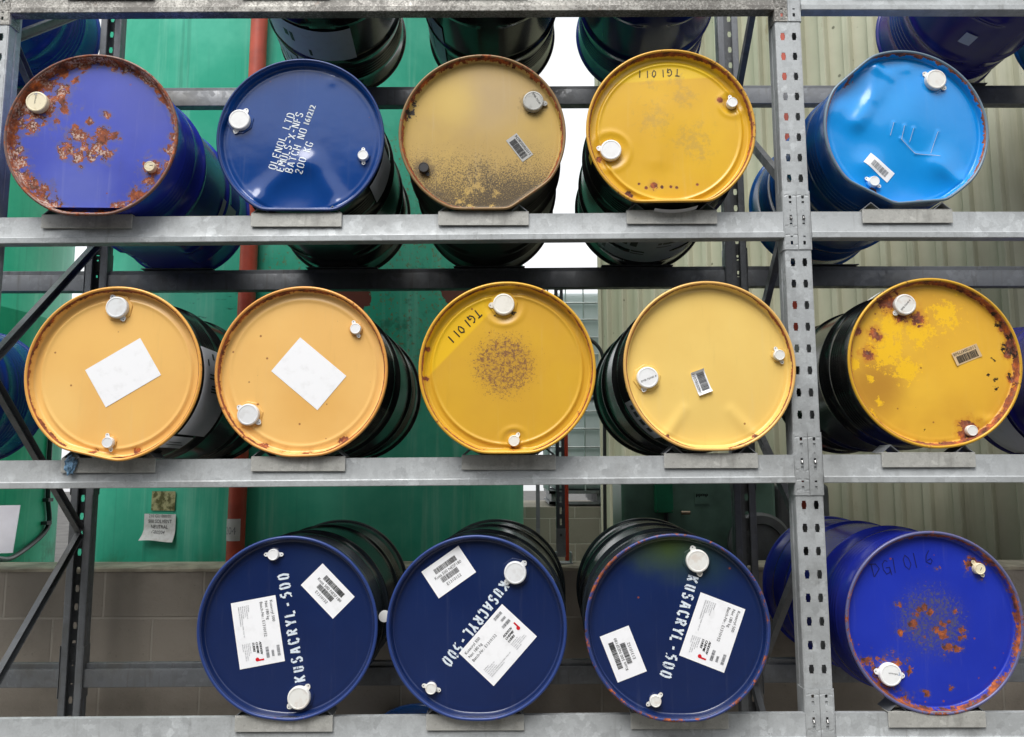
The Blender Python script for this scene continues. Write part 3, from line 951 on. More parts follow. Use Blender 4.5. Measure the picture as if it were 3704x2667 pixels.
def connector(x, side, z, parent, mat, back=False):
    """hooked end plate on the upright's face (half its width) and flank; side: -1 covers the left half"""
    mb = MB()
    yf = (YB + .0035) if back else .0005
    s = -1 if back else 1
    rows = [(.075, .061, None), (.061, .044, (.009, .011)), (.044, .018, (.009, .014)), (.018, -.008, (.003, .003)), (-.008, -.034, (.008, .018)), (-.034, -.058, (.009, .013)), (-.058, -.080, None), (-.080, -.098, (.0085, .0055)), (-.098, -.125, (.0085, .013)), (-.125, -.135, None)]
    wx = .0415; xc = x + side * (.0012 + wx / 2)
    for a, b, h in rows:
        zc, hz = z + (a + b) / 2, a - b
        if h: slot_cell(mb, xc, zc, wx, hz, h, yf)
        else: mb.add([(xc - wx / 2, yf, z + b), (xc + wx / 2, yf, z + b), (xc + wx / 2, yf, z + a), (xc - wx / 2, yf, z + a)], [(0, 1, 2, 3)])
    xe = x + side * (.0012 + wx); xo = x + side * .0485
    prof = [(xe, yf), (xe + side * .0035, yf + s * .0008), (xo, yf + s * .005), (xo, yf + s * .058)]
    for (a, b), (a2, b2) in zip(prof, prof[1:]):
        zt, zb_ = (.075, -.135)
        mb.add([(a, b, z + zb_), (a2, b2, z + zb_), (a2, b2, z + zt), (a, b, z + zt)], [(0, 1, 2, 3)])
    o = mb.build('beam_connector', mat, parent, fixn=False)
    import bmesh
    bm = bmesh.new(); bm.from_mesh(o.data); bmesh.ops.remove_doubles(bm, verts=bm.verts, dist=.0002); bmesh.ops.recalc_face_normals(bm, faces=bm.faces); bm.to_mesh(o.data); bm.free()
    sm = o.modifiers.new('sheet', 'SOLIDIFY'); sm.thickness = .0022; sm.offset = 0
    if not back:
        pb = MB().tube([(xc, yf + .006, z - .022), (xc, yf - .004, z - .022), (xc, yf - .007, z - .028)], .0042, 8)
        pb.build('locking_pin', M['pin'], parent)
    return o

def ztop(row, x):
    """top of the beams of one row at x: the bays sag and tilt by millimetres"""
    L_, Rr, E_ = ((3.345, 3.356, 3.353), (2.497, 2.5155, 2.511), (1.659, 1.6745, 1.672), (.832, .844, .845))[row]
    if x < 1.0: return L_ + (Rr - L_) * (x + 1.80) / 2.80
    return Rr + (E_ - Rr) * (x - 1.0) / 2.8

for row in range(4):
    for i in range(3):
        xa, xb = UX[i] + .0487, UX[i + 1] - .0487
        for back in (False, True):
            zc = lambda q: ztop(row, q) if i else ztop(row, -1.8)
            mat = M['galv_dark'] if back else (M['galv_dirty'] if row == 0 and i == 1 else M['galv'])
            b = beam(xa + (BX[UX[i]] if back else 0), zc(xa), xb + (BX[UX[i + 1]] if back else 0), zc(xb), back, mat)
            if i == 2: pass
            for x, sd in ((UX[i], 1), (UX[i + 1], -1)):
                if x in (-4.6, 3.8): continue
                connector(x + (BX[x] if back else 0), sd, zc(x), b, M['galv_dirty'] if (row == 0 and i == 1 and not back) else (M['galv_dark'] if back else M['galv']), back)

def brace(x, p, q):
    (y0, z0), (y1, z1) = p, q
    mb = MB()
    d = Vector((0, y1 - y0, z1 - z0)).normalized(); n_ = Vector((0, -d.z, d.y))
    a, b = Vector((x, y0, z0)), Vector((x, y1, z1))
    # a C-section: web and two flanges
    mb.bar(a, b, .0025, .034, n_)
    for sg in (-1, 1):
        off = n_ * (sg * .0158) + Vector((.011, 0, 0))
        mb.bar(a + off, b + off, .022, .0025, n_)
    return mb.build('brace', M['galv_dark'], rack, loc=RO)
zl = [(.045, 4.36), (.745, 3.76), (.045, 3.18), (.745, 2.62), (.045, 1.98), (.745, 1.37), (.045, .72), (.745, .16)]
for a, b in zip(zl, zl[1:]): brace(-1.815, a, b)
zr = [(.045, 3.83), (.745, 3.18), (.045, 2.60), (.745, 1.93), (.045, 1.38), (.745, .75), (.045, .14)]
for a, b in zip(zr, zr[1:]): brace(.993, a, b)

# ------------------------------------------------------------------ cradles the drums lie in
cr_m = MB()
def cradle_meshes():
    pl = MB()
    pl.box(-.157, .157, -.0085, -.0055, -.043, .0035)                  # apron over the beam's face
    pl.box(-.157, .157, -.0085, .040, .0036, .0066)
    a = pl.build('apron', M['galv_plate']); bevel(a, .001, 1)
    b = MB(); b.box(-.157, .157, .752, .7985, .0036, .0066); b.box(-.157, .157, .7955, .7985, -.043, .0035)
    b = b.build('rear_apron', M['galv_dark'])
    rl_ = []
    for sg in (-1, 1):
        o = [(-.031, 0), (0, .026), (.031, 0), (.027, 0), (0, .0225), (-.027, 0)]
        for ya, yb in ((-.006, .075),):
            rl_.append(MB().prism([(sg * .124 + x, .0068 + z) for x, z in o], 'Y', ya, yb).build('angle_chock', M['galv_dark']))
    return a, b, rl_
def cradle(x, row, label, first=[None]):
    bare = label.startswith('empty')
    z = ztop(row, x)
    root = empty('drum_cradle', (x, 0, z))
    tag(root, label, 'drum cradle', 'cradles on the rack beams')
    if first[0] is None:
        a, b, rl_ = cradle_meshes(); first[0] = (a, b, rl_)
        for o in (a, b, *rl_): o.parent = root
    else:
        a, b, rl_ = first[0]
        for o in ((a,) if bare else (a, b, *rl_)):
            c = o.copy(); C.objects.link(c); c.parent = root
    return root
for x, row, lb in (
    (-1.462, 1, 'galvanised cradle plate under the peeling violet blue drum'),
    (-.738, 1, 'galvanised cradle plate under the blue drum with four lines of stencilled writing'),
    (-.090, 1, 'galvanised cradle plate under the sooty gold drum'),
    (.563, 1, 'galvanised cradle plate under the yellow drum with scribble and upper right small cap'),
    (1.381, 1, 'scuffed cradle plate under the crumpled sky blue drum'),
    (-1.338, 2, 'cradle plate with blue plastic wrap hanging on it'),
    (-.706, 2, 'cradle plate under the orange drum whose blank label stands diamond-wise'),
    (-.004, 2, 'cradle plate under the yellow drum with a brown speckled middle'),
    (.672, 2, 'cradle plate under the pale cream yellow drum'),
    (1.400, 2, 'cradle plate under the rusty flaking yellow drum'),
    (-.727, 3, 'cradle plate under the leftmost of the three navy drums'),
    (-.113, 3, 'cradle plate under the middle of the three navy drums'),
    (.544, 3, 'cradle plate under the navy drum with green algae at its top'),
    (1.373, 3, 'cradle plate under the bright blue drum in the bottom row'),
    (-1.431, 0, 'empty cradle on the top beam above the peeling violet drum'),
    (-.803, 0, 'cradle on the top beam under the black drum with white papers'),
    (-.091, 0, 'cradle on the top beam under the middle black drum'),
    (.607, 0, 'cradle on the top beam under the dark blue drum beside the white sky'),
    (1.392, 0, 'empty cradle on the top beam above the sky blue drum'),
    (2.01, 0, 'cradle of the violet drum high behind the sky blue drum'),
    ): cradle(x, row, lb)
# ------------------------------------------------------------------ the drums with their lids to the yard
G1 = 'drums lying lid outwards in the rack'
white, cream = M['cap_white'], M['cap_cream']
def fl_(row, x): return ztop(row, x) + .0075

# --- upper shelf
K11 = [(-.196, .118, .10), (-.235, .10, .07), (-.165, .19, .05), (-.262, .0, .03), (-.262, -.05, .035), (-.272, .03, .03), (-.235, -.14, .04), (-.125, -.245, .04), (-.06, -.268, .03), (.03, -.27, .025), (.09, -.25, .035), (-.12, .235, .03), (-.06, .255, .025), (-.15, .135, .05), (-.124, .168, .045), (-.11, .10, .035), (-.25, .05, .05), (-.22, .044, .045), (-.25, -.094, .045), (-.198, -.170, .04), (-.17, -.20, .05),
       (-.06, .010, .042), (-.035, .006, .035), (.028, -.003, .04), (.032, .02, .03), (-.09, -.046, .036), (-.10, -.055, .03), (-.038, -.038, .045), (-.003, -.05, .042), (.042, -.058, .036), (-.05, -.068, .034), (.0, -.072, .03), (.072, .005, .025), (.033, .084, .022),
       (-.022, .06, .02), (-.037, -.105, .017), (.199, -.104, .046), (.195, -.155, .032), (.149, -.21, .04), (.21, -.19, .03), (.223, .141, .022), (.269, .006, .03), (.263, -.033, .035), (.095, .253, .024), (-.081, .21, .02), (.05, .25, .02), (.19, .215, .02), (.26, -.09, .03)]
L11 = lid_mat('violet_blue_lid', lin(54, 69, 172), lin(60, 77, 188), .42, K11, (.75, .6), .95, lin(100, 92, 112), .02, .25, fade=[(-.05, -.22, .2, lin(104, 116, 190), .5), (.15, .12, .2, lin(66, 76, 160), .5)], streak=.26, seed=1)
d, sh, off = drum('11', -1.4267, -.0826, 2.7617, 1.9, 'violet blue drum with peeling rusty lid and yellowed caps', G1, M['violet_body'], L11, rim_mat('rusty_rim', lin(112, 82, 72), .6, 1),
    flats=[(-.1, -.284, .1, -.284)], caps=[(-.196, .121, 'L', (), cream, ('Infineum', -95, .006, -.004, .022)), (.198, -.105, 'S', (), cream, ('I', -80, .012, 0, .004))], floor=fl_(1, -1.43), boss=False)
body_patch(-28, -8, .53, .70, M['paper_side'], d, off)

L12 = lid_mat('deep_blue_lid', lin(10, 58, 126), lin(13, 64, 134), .16, seed=2, lumpy=.3, specks=.06, coat=.15, streak=.07)
d, sh, off = drum('12', -.7293, -.0217, 2.7773, .85, 'deep blue drum lid with four lines of white stencilled writing', G1, M['black_body'], L12, rim_mat('blue_rim', lin(20, 48, 104), .28, 2),
    flats=[(-.14, -.264, .089, -.264)], dents=[('ridge', -.17, -.22, -.01, -.08, .034, .008), ('ridge', .135, -.22, .03, -.08, .034, .007), ('bump', -.03, -.2, .055, -.007), ('bump', .02, -.088, .03, .010), ('bump', -.148, -.222, .022, .009), ('bump', .126, -.238, .016, .006), ('bump', .1, .222, .016, .0022)],
    caps=[(-.218, .070, 'L', (62, 250), white), (.217, -.058, 'S', (92, 272), white)], floor=fl_(1, -.73), nr=70, na=200)
tb = MB(); put = lambda x, z: (x, sh.lid_y(x, z) - .001, z)
for s_, o_, e_, wob in (('OLENOL LTD', (-.090, -.107), (-.026, .103), 0), ('EMULS-X-NFS', (-.062, -.115), (.004, .105), 0), ('BATCH NO', (-.031, -.120), (.019, .046), 0), ('200 KG', (.004, -.125), (.042, -.004), 0)):
    dx, dz = e_[0] - o_[0], e_[1] - o_[1]; ln = math.hypot(dx, dz)
    glyph_text(tb, GL, s_, o_, (dx, dz), .0255, .0037, put, pitch=ln / len(s_) / .0255, widen=min(1.0, ln / len(s_) / .0255 / .86))
tb.build('stencil_lettering', M['stencil'], d, loc=off, fixn=False)
tb = MB(); ca, sa = math.cos(R(72)), math.sin(R(72))
type_text(tb, '161212', 0, 0, .0205, lambda u, v, o: (lambda x, z: (x, sh.lid_y(x, z) - .001, z))(.021 + ca * u - sa * v, .053 + sa * u + ca * v), width=.077, bold=.0012)
tb.build('stamped_number', M['stencil'], d, loc=off, fixn=False)
body_patch(-34, -2, .05, .22, M['paper_side'], d, off)

L13 = lid_mat('sooty_gold_lid', lin(192, 160, 82), lin(178, 148, 84), .6, ring=.006, rust_amp=(.9, .6), streak=.3, dirt=(lin(56, 47, 40), .09, -.31), scrape=[(-.012, -.14, .03), (-.02, -.18, .03), (-.05, -.207, .04), (.0, -.195, .03), (-.08, -.236, .035), (-.04, -.25, .03), (.045, -.205, .035), (.03, -.258, .03)], shade_grime=[(.179, .123, .06), (-.204, -.119, .05)], shade_grime_col=lin(80, 64, 44), fade=[(.03, .15, .2, lin(172, 150, 118), .6), (-.1, .13, .12, lin(206, 176, 92), .7)], dark=[(-.255, .08, .05), (-.235, .13, .04), (.178, .1, .04)], seed=3, specks=.1)
d, sh, off = drum('13', -.0947, -.0261, 2.7907, 0, 'sooty gold drum blackened towards the bottom with grey cap and barcode', G1, M['sooty_body'], L13, rim_mat('brown_rim', lin(132, 104, 66), .45, 3),
    flats=[(-.068, -.276, .073, -.276), (.15, -.236, .232, -.178)], bead=.0006, caps=[(.179, .123, 'L', (-6,), M['cap_grey'], ('EMB-76540 A', -58, .007, -.004, .026)), (-.204, -.119, 'S', (-58,), M['cap_black'])], floor=fl_(1, -.09), boss=False)
def barcode_label(d, sh, off, p0, p1, p3, mat, text, seed, curl=0.0):
    """number along the lower edge, bars above it"""
    fr, W_, H_ = frame_on_lid(sh, p0, p1, p3)
    lb = sheet(fr, W_, H_, mat, d, off, 'barcode_label', curl=curl)
    ib = MB(); f2 = lifted(fr, .0006, curl, W_)
    if text:
        barcode(ib, W_ * .1, H_ * .36, W_ * .78, H_ * .54, f2, 40, seed)
        type_text(ib, text, W_ * .05, H_ * .08, H_ * .2, f2, width=W_ * .9)
    else:
        barcode(ib, W_ * .22, H_ * .2, W_ * .62, H_ * .52, f2, 40, seed)
    ib.build('print', M['ink'] if text else M['ink_grey'], lb, fixn=False)
    return lb
barcode_label(d, sh, off, (.178, -.067), (.12, .011), (.141, -.095), M['paper_grey'], '110700058076', 5)

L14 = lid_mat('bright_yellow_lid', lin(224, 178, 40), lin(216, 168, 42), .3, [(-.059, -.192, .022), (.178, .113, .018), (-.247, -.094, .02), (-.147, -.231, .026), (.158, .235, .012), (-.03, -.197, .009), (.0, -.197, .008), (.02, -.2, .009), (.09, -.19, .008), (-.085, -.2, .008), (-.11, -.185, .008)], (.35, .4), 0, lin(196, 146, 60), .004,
    worn=[(-.05, .05, .13), (.08, -.03, .14), (.11, -.08, .07), (-.06, .18, .06), (.03, .19, .06), (.05, .13, .1)], worn_col=lin(170, 140, 84), worn_t=.5, shade_grime=[(-.206, -.067, .055), (.218, .099, .036)], shade_grime_col=lin(150, 104, 34), clean=(-.05, 1, .19, lin(232, 192, 40)), seed=4)
d, sh, off = drum('14', .5575, -.055, 2.7939, -1.96, 'bright yellow drum with scribbled number and dished lid in the upper row', G1, M['black_body'], L14, rim_mat('yellow_rusty_rim', lin(206, 156, 52), .42, 4),
    flats=[(-.12, -.262, .103, -.262)], bead=.0042, bosses=[(-.206, -.067, .048), (.218, .099, .03)], dents=[('bump', 0, -.12, .09, -.004), ('ridge', -.04, -.1, -.02, .08, .04, .003)],
    caps=[(-.206, -.067, 'L', (165,), white), (.218, .099, 'S', (102,), white)], floor=fl_(1, .56), boss=False, nr=76)
tb = MB(); put = lambda x, z: (x, sh.lid_y(x, z) - .0009, z)
glyph_text(tb, HAND, 'TG1011', (.040, .232), (-.165, -.006), .027, .0034, put, pitch=1.02, wob=.05)
tb.build('handwriting', M['marker'], d, loc=off, fixn=False)
lb = body_patch(258, 288, .010, .05, M['paper_side'], d, off)
lb = body_patch(225, 305, .36, .72, M['paper_side'], d, off, marks=[(.05, .09, .1, .9), (.1, .5, .55, .6), (.1, .5, .65, .68), (.12, .2, .1, .4), (.24, .3, .1, .4), (.33, .4, .1, .4), (.6, .8, .2, .28), (.6, .75, .35, .38)])
body_patch(193, 199, .05, .09, M['yellow_mark'], d, off, 'sticker', n=3)

L15 = lid_mat('sky_blue_lid', lin(16, 140, 220), lin(26, 148, 226), .2, coat=.15, streak=.07, ring=.004, rust=[(-.19, .19, .03), (-.06, -.268, .02), (.03, -.262, .02), (-.12, -.225, .02)], rust_amp=(.8, .6), seed=5, lumpy=.3)
SC = [((-.036, .029), (-.050, -.018)), ((0, .016), (-.012, -.034)), ((.032, .007), (.017, -.043)), ((.122, -.002), (.09, -.083)), ((-.015, -.03), (.036, -.084)), ((.036, -.084), (.122, -.093))]
d, sh, off = drum('15', 1.3958, -.012, 2.8135, .79, 'dented sky blue drum with crumpled lid, right of the slotted upright', G1, M['mid_blue_body'], L15, rim_mat('grey_blue_rim', lin(104, 124, 140), .4, 5),
    flats=[(-.252, .151, -.126, .259), (-.174, -.217, -.064, -.274), (-.064, -.278, .138, -.262), (.138, -.258, .207, -.206)],
    dents=[('ridge', -.165, .03, -.05, .19, .032, .012), ('bump', -.19, .16, .05, -.008), ('bump', .05, .13, .05, .006), ('ridge', -.085, .235, -.03, .20, .02, .006), ('ridge', .03, .235, -.06, .22, .025, .005), ('ridge', -.085, .235, -.11, .12, .02, .007), ('ridge', -.22, .08, -.12, .02, .05, .008), ('bump', .12, -.13, .036, .012), ('bump', -.13, -.125, .030, .010), ('bump', .20, -.178, .02, .007), ('bump', .0, .02, .06, .006), ('bump', .02, -.2, .06, -.008), ('ridge', .19, -.19, .10, -.12, .025, .006), ('bump', .06, .06, .09, .005)] + [('ridge', a[0], a[1], b[0], b[1], .006, .0020) for a, b in SC],
    caps=[(.121, .186, 'L', (143, -40), M['cap_worn']), (-.120, -.189, 'S', (150, -35), white)], floor=fl_(1, 1.39), nr=100, na=260)
tb = MB(); put = lambda x, z: (x, sh.lid_y(x, z) - .0005, z)
for a, b in SC: ribbon(tb, [(a[0] + (b[0] - a[0]) * t, a[1] + (b[1] - a[1]) * t) for t in (0, .25, .5, .75, 1)], .0013, put)
tb.build('scratches', M['paper_side'], d, loc=off, fixn=False)
barcode_label(d, sh, off, (-.151, -.115), (-.067, -.188), (-.119, -.084), M['paper'], '', 9)

# --- middle shelf
L21 = lid_mat('orange_lid', lin(236, 188, 108), lin(231, 180, 104), .34, [(-.056, -.262, .018), (.081, -.256, .018)], (.5, .5), 0, lin(206, 146, 66), .0045, .18, shade_grime=[(-.005, .223, .052), (-.009, -.227, .032)], shade_grime_col=lin(196, 140, 66), fade=[(-.2, -.1, .15, lin(244, 204, 128), .5)], seed=6)
d, sh, off = drum('21', -1.3086, -.0757, 1.9441, 0, 'orange drum lid with tilted blank label and both caps on its vertical axis', G1, M['black_body'], L21, rim_mat('orange_rim', lin(226, 166, 80), .34, 6),
    flats=[(-.111, -.260, .0, -.285)], bead=.0032, caps=[(-.005, .223, 'L', (118, -63), M['cap_pale']), (-.009, -.227, 'S', (105, -72), M['cap_pale'])], floor=fl_(2, -1.31))
fr, W_, H_ = frame_on_lid(sh, (-.028, -.111), (.149, -.003), (-.105, .013)); sheet(fr, W_, H_, M['paper'], d, off, 'blank_label')
body_patch(-44, 20, .045, .30, M['paper_side'], d, off, marks=[(.52, .535, .3, .9), (.55, .565, .3, .8), (.58, .595, .3, .7), (.66, .675, .2, .8), (.70, .715, .2, .6), (.88, .95, .35, .42), (.80, .87, .15, .2)])
body_patch(-58, -46, .03, .20, M['paper_side'], d, off, marks=[(.3, .36, .1, .9), (.5, .56, .1, .7)])
L22 = lid_mat('amber_lid', lin(238, 191, 114), lin(232, 183, 107), .34, [(-.123, -.253, .03), (.148, -.234, .028), (.023, -.285, .03), (-.06, -.288, .03), (.09, -.28, .03)], (.5, .5), 0, lin(212, 146, 62), .005, .3, shade_grime=[(-.177, -.143, .055), (.178, .147, .034)], shade_grime_col=lin(196, 138, 62), fade=[(.05, -.1, .16, lin(222, 166, 84), .5)], seed=7)
d, sh, off = drum('22', -.7004, -.0313, 1.954, -1.18, 'orange drum lid with diamond-wise blank label and rust along its bottom edge', G1, M['black_body'], L22, rim_mat('orange_rust_rim', lin(222, 158, 80), .40, 7),
    flats=[(-.135, -.262, -.05, -.288), (-.05, -.288, .1, -.284)], bead=.0026, caps=[(-.177, -.143, 'L', (143, -37), M['cap_pale']), (.178, .147, 'S', (110, -68), white)], floor=fl_(2, -.7))
fr, W_, H_ = frame_on_lid(sh, (-.108, .005), (.053, -.128), (-.015, .122)); sheet(fr, W_, H_, M['paper'], d, off, 'blank_label')

L23 = lid_mat('ochre_lid', lin(214, 168, 50), lin(208, 160, 52), .32, [(-.09, -.285, .03), (.03, -.285, .03), (.02, -.25, .016), (.24, -.15, .014), (-.265, .07, .012), (-.27, -.03, .012)], (.5, .5), 0, lin(206, 136, 50), .003, .12, center=(-.01, .015, .15, lin(112, 74, 66), .52), clean=(-.72, .69, .172, lin(230, 184, 36)), dark=[(-.042, .205, .02), (-.035, .19, .02), (.02, .192, .02)], seed=8)
d, sh, off = drum('23', -.0083, -.085, 1.9567, 0, 'ochre yellow drum with a brown speckled middle and handwritten number', G1, M['black_body'], L23, rim_mat('ochre_rim', lin(216, 164, 50), .36, 8),
    flats=[(-.099, -.281, .111, -.280)], bead=.0042, bosses=[(-.012, .218, .048), (.022, -.237, .03)], caps=[(-.012, .218, 'L', (182,), M['cap_ivory']), (.022, -.237, 'S', (58,), M['cap_ivory'])], floor=fl_(2, 0), nr=76)
tb = MB(); put = lambda x, z: (x, sh.lid_y(x, z) - .0009, z)
glyph_text(tb, HAND, 'TG1011', (-.105, .205), (-.108, -.108), .030, .0042, put, pitch=.86, wob=.05)
tb.build('handwriting', M['marker'], d, loc=off, fixn=False)

L24 = lid_mat('cream_yellow_lid', lin(238, 204, 118), lin(233, 197, 112), .22, [(-.150, -.238, .018), (.148, -.24, .018)], (.4, .4), 0, lin(220, 176, 84), .003, .06, shade_grime=[(-.209, -.038, .052), (.242, .039, .034)], shade_grime_col=lin(200, 160, 80), seed=9)
d, sh, off = drum('24', .6739, -.0258, 1.9714, .98, 'pale cream yellow drum with curled barcode label', G1, M['black_body'], L24, rim_mat('cream_rim', lin(226, 178, 100), .32, 9),
    flats=[(-.09, -.286, .083, -.286)], bead=.0007, dents=[('ridge', -.150, -.238, -.085, -.145, .02, .008), ('ridge', .150, -.238, .075, -.15, .02, .008), ('bump', 0, -.23, .05, -.005)],
    caps=[(-.209, -.038, 'L', (253,), white, ('EMB-76540 A', 22, .007, -.022, -.018)), (.242, .039, 'S', (112, -65), M['cap_worn'])], floor=fl_(2, .67), nr=76)
barcode_label(d, sh, off, (-.062, -.022), (-.034, -.099), (-.015, -.009), M['paper'], '11070030980', 14, curl=.008)
body_patch(203, 236, .02, .17, M['paper_side'], d, off, marks=[(.1, .2, .25, .6), (.25, .38, .25, .6), (.45, .6, .25, .6), (.68, .8, .25, .6)])
body_patch(192, 197, .02, .05, M['yellow_mark'], d, off, 'sticker', n=3)

L25 = lid_mat('flaking_yellow_lid', lin(230, 182, 58), lin(212, 160, 52), .38, [(-.084, .180, .05), (-.034, .150, .036), (-.13, .218, .055), (-.188, .105, .03), (-.175, .09, .02), (-.213, .035, .03), (-.245, .115, .022), (.115, -.231, .05), (.09, -.245, .03), (.02, -.285, .03), (.12, -.275, .03), (.18, -.24, .022), (.271, .06, .026), (.25, .12, .02), (.28, -.06, .03), (.262, .03, .026)], (.5, .6), .12, lin(190, 116, 40), .009, .3,
    bright=[(-.151, .04, .09), (-.037, .106, .07), (-.13, .13, .07), (-.261, .001, .03), (-.213, -.176, .03), (-.207, -.057, .02), (-.185, -.129, .018), (-.09, -.02, .06), (.06, .17, .07)], bright_col=lin(240, 190, 32), fade=[(-.2, -.08, .14, lin(172, 122, 44), .8), (.1, .0, .2, lin(232, 182, 56), .6)],
    dark=[(.237, .133, .026), (.265, .091, .026), (.208, .012, .022), (.276, .028, .026), (.213, -.056, .02), (.261, -.045, .022), (.211, -.087, .022), (.274, -.076, .018), (.19, -.04, .014), (.22, .17, .02), (-.039, -.23, .014), (.25, .05, .03)], seed=10)
d, sh, off = drum('25', 1.4413, -.012, 1.9845, -1.64, 'rust-flaked yellow drum with tan barcode tag, right of the slotted upright', G1, M['black_body'], L25, rim_mat('yellow_pitted_rim', lin(206, 158, 42), .45, 10),
    flats=[(.0, -.297, .135, -.281), (.135, -.281, .189, -.249), (.189, -.249, .25, -.165)], dents=[('ridge', .20, -.2, .15, -.19, .016, .006), ('bump', .15, -.23, .03, -.004)],
    caps=[(-.083, .202, 'L', (222,), M['cap_worn'], ('EMB-76540 A', 48, .006, -.014, -.022)), (.115, -.231, 'S', (), M['cap_worn'])], floor=fl_(2, 1.44), boss=False)
barcode_label(d, sh, off, (.154, .067), (.067, .033), (.173, .024), M['paper_tan'], '110700477508', 17, curl=.003)
body_patch(42, 52, .02, .07, M['paper'], d, off, 'torn_label', r=RB + .014, n=4)
body_patch(118, 128, .05, .09, M['paper'], d, off, 'torn_label', r=RB + .012, n=4)

# --- lower shelf: three navy drums from one batch, then the bright blue one
def navy(seed, algae=False):
    return lid_mat('navy_lid_%s' % 'abc'[seed - 11], lin(17, 34, 78), lin(20, 38, 84), .22, specks=.03, coat=.2, streak=.06, fade=[(0, .3, .2, lin(66, 84, 30), .95), (.1, .2, .14, lin(34, 56, 62), .7)] if algae else [(.1, .22, .15, lin(30, 46, 84), .6)], seed=seed)
def main_label(d, sh, off, p0, p1, p3):
    fr, W_, H_ = frame_on_lid(sh, p0, p1, p3)
    lb = sheet(fr, W_, H_, M['paper'], d, off, 'product_label'); f = lifted(fr, .0006)
    ib = MB()
    for i, s_ in enumerate(('Kusacryl 500', 'Net 180 kg', 'Batch-Nr.: E1310152')):
        type_text(ib, s_, .012, H_ - .021 - .0165 * i, .0092, f)
    for i, s_ in enumerate(('ADDITIV', 'CHEMIE', 'LUERS')):
        type_text(ib, s_, W_ * .64, H_ * .50 - .0112 * i, .0072, f, shear=.22, bold=.0006)
    ib.build('print', M['ink'], lb, fixn=False)
    ib = MB()
    for i, s_ in enumerate(('Empfänger:', 'Rock Chemicals Ltd.', 'T/A Rock Oil Co.', '90, Priestley Street', 'WA5 1ST WARRINGTON CHESH. WA5 1ST', 'VEREINIGTES KÖNIGREICH')):
        type_text(ib, s_, .016, H_ * .36 - .0064 * i, .0036, f)
    ib.build('address_text', M['ink_grey'], lb, fixn=False); ib = MB()
    for i, s_ in enumerate(('Brandtkamp 14a', '27755 Delmenhorst', 'Telefon: +49-4221-6393-0', 'Telefax: +49-4221-6393-33', 'AB10121/01')):
        type_text(ib, s_, W_ * .64, H_ * .50 - .032 - .0060 * i, .0034, f)
    ib.build('contact_text', M['ink_grey'], lb, fixn=False); ib = MB()
    barcode(ib, W_ * .74, H_ - .020, W_ * .16, .010, f, 22, 3)
    barcode(ib, W_ * .80, H_ - .038, W_ * .09, .008, f, 16, 4)
    barcode(ib, W_ * .74, H_ - .056, W_ * .16, .010, f, 22, 5)
    ib.build('barcode', M['ink_grey'], lb, fixn=False)
    ib = MB(); cx, cy = W_ * .90, H_ * .41                    # red bulb with a stem
    ring = [f(cx + .0062 * math.cos(R(a)), cy + .0062 * math.sin(R(a))) for a in range(0, 360, 20)]
    ib.add(ring, [tuple(range(len(ring)))])
    ib.add([f(cx + .0004, cy + .004), f(cx + .0058, cy + .002), f(cx + .0058, cy + .022), f(cx + .0004, cy + .022)], [(0, 1, 2, 3)])
    ib.build('emblem', M['red_ink'], lb, fixn=False)
    return lb
def bar_label(d, sh, off, p0, p1, p3):
    fr, W_, H_ = frame_on_lid(sh, p0, p1, p3)
    lb = sheet(fr, W_, H_, M['paper'], d, off, 'barcode_label'); f = lifted(fr, .0006); ib = MB()
    barcode(ib, W_ * .24, H_ * .66, W_ * .56, H_ * .17, f, 46, 21)
    type_text(ib, 'Kusa 500 NESF180', W_ * .16, H_ * .52, H_ * .095, f, width=W_ * .70)
    barcode(ib, W_ * .27, H_ * .32, W_ * .44, H_ * .17, f, 38, 22)
    type_text(ib, 'E1310152', W_ * .32, H_ * .17, H_ * .095, f)
    ib.build('print', M['ink'], lb, fixn=False)
    return lb
def stencil_line(d, sh, off, o_, e_, h=.034):
    tb = MB(); put = lambda x, z: (x, sh.lid_y(x, z) - .0009, z)
    dx, dz = e_[0] - o_[0], e_[1] - o_[1]; ln = math.hypot(dx, dz)
    glyph_text(tb, GL, 'KUSACRYL-500', o_, (dx, dz), h, .0070, put, pitch=ln / 11.75 / h, widen=.74, wob=.05)
    tb.build('stencil_lettering', M['stencil_worn'], d, loc=off, fixn=False)

d, sh, off = drum('31', -.7216, -.0239, 1.1203, .52, 'leftmost navy drum of the three with matching white product labels', G1, M['navy_body'], navy(11), rim_mat('navy_rim', lin(40, 62, 122), .36, 11),
    flats=[(-.126, -.278, -.02, -.291)], dents=[('ridge', .142, .02, .138, -.2, .0045, .0012)], caps=[(.041, -.222, 'L', (52, 222), M['cap_worn']), (-.057, .230, 'S', (180, 0), white)], floor=fl_(3, -.72))
main_label(d, sh, off, (-.193, .073), (-.155, -.136), (-.048, .099))
bar_label(d, sh, off, (.034, .131), (.142, .023), (.105, .199))
stencil_line(d, sh, off, (.057, -.168), (-.010, .176))
mb = MB(); mb.lathe([(.0, .09), (.0185, .091), (.0185, .106), (.016, .112), (0, .112)], 28, 'Y', (.300, 0, .018)); sc = mb.build('side_bung', white, d, smooth=35, loc=off)

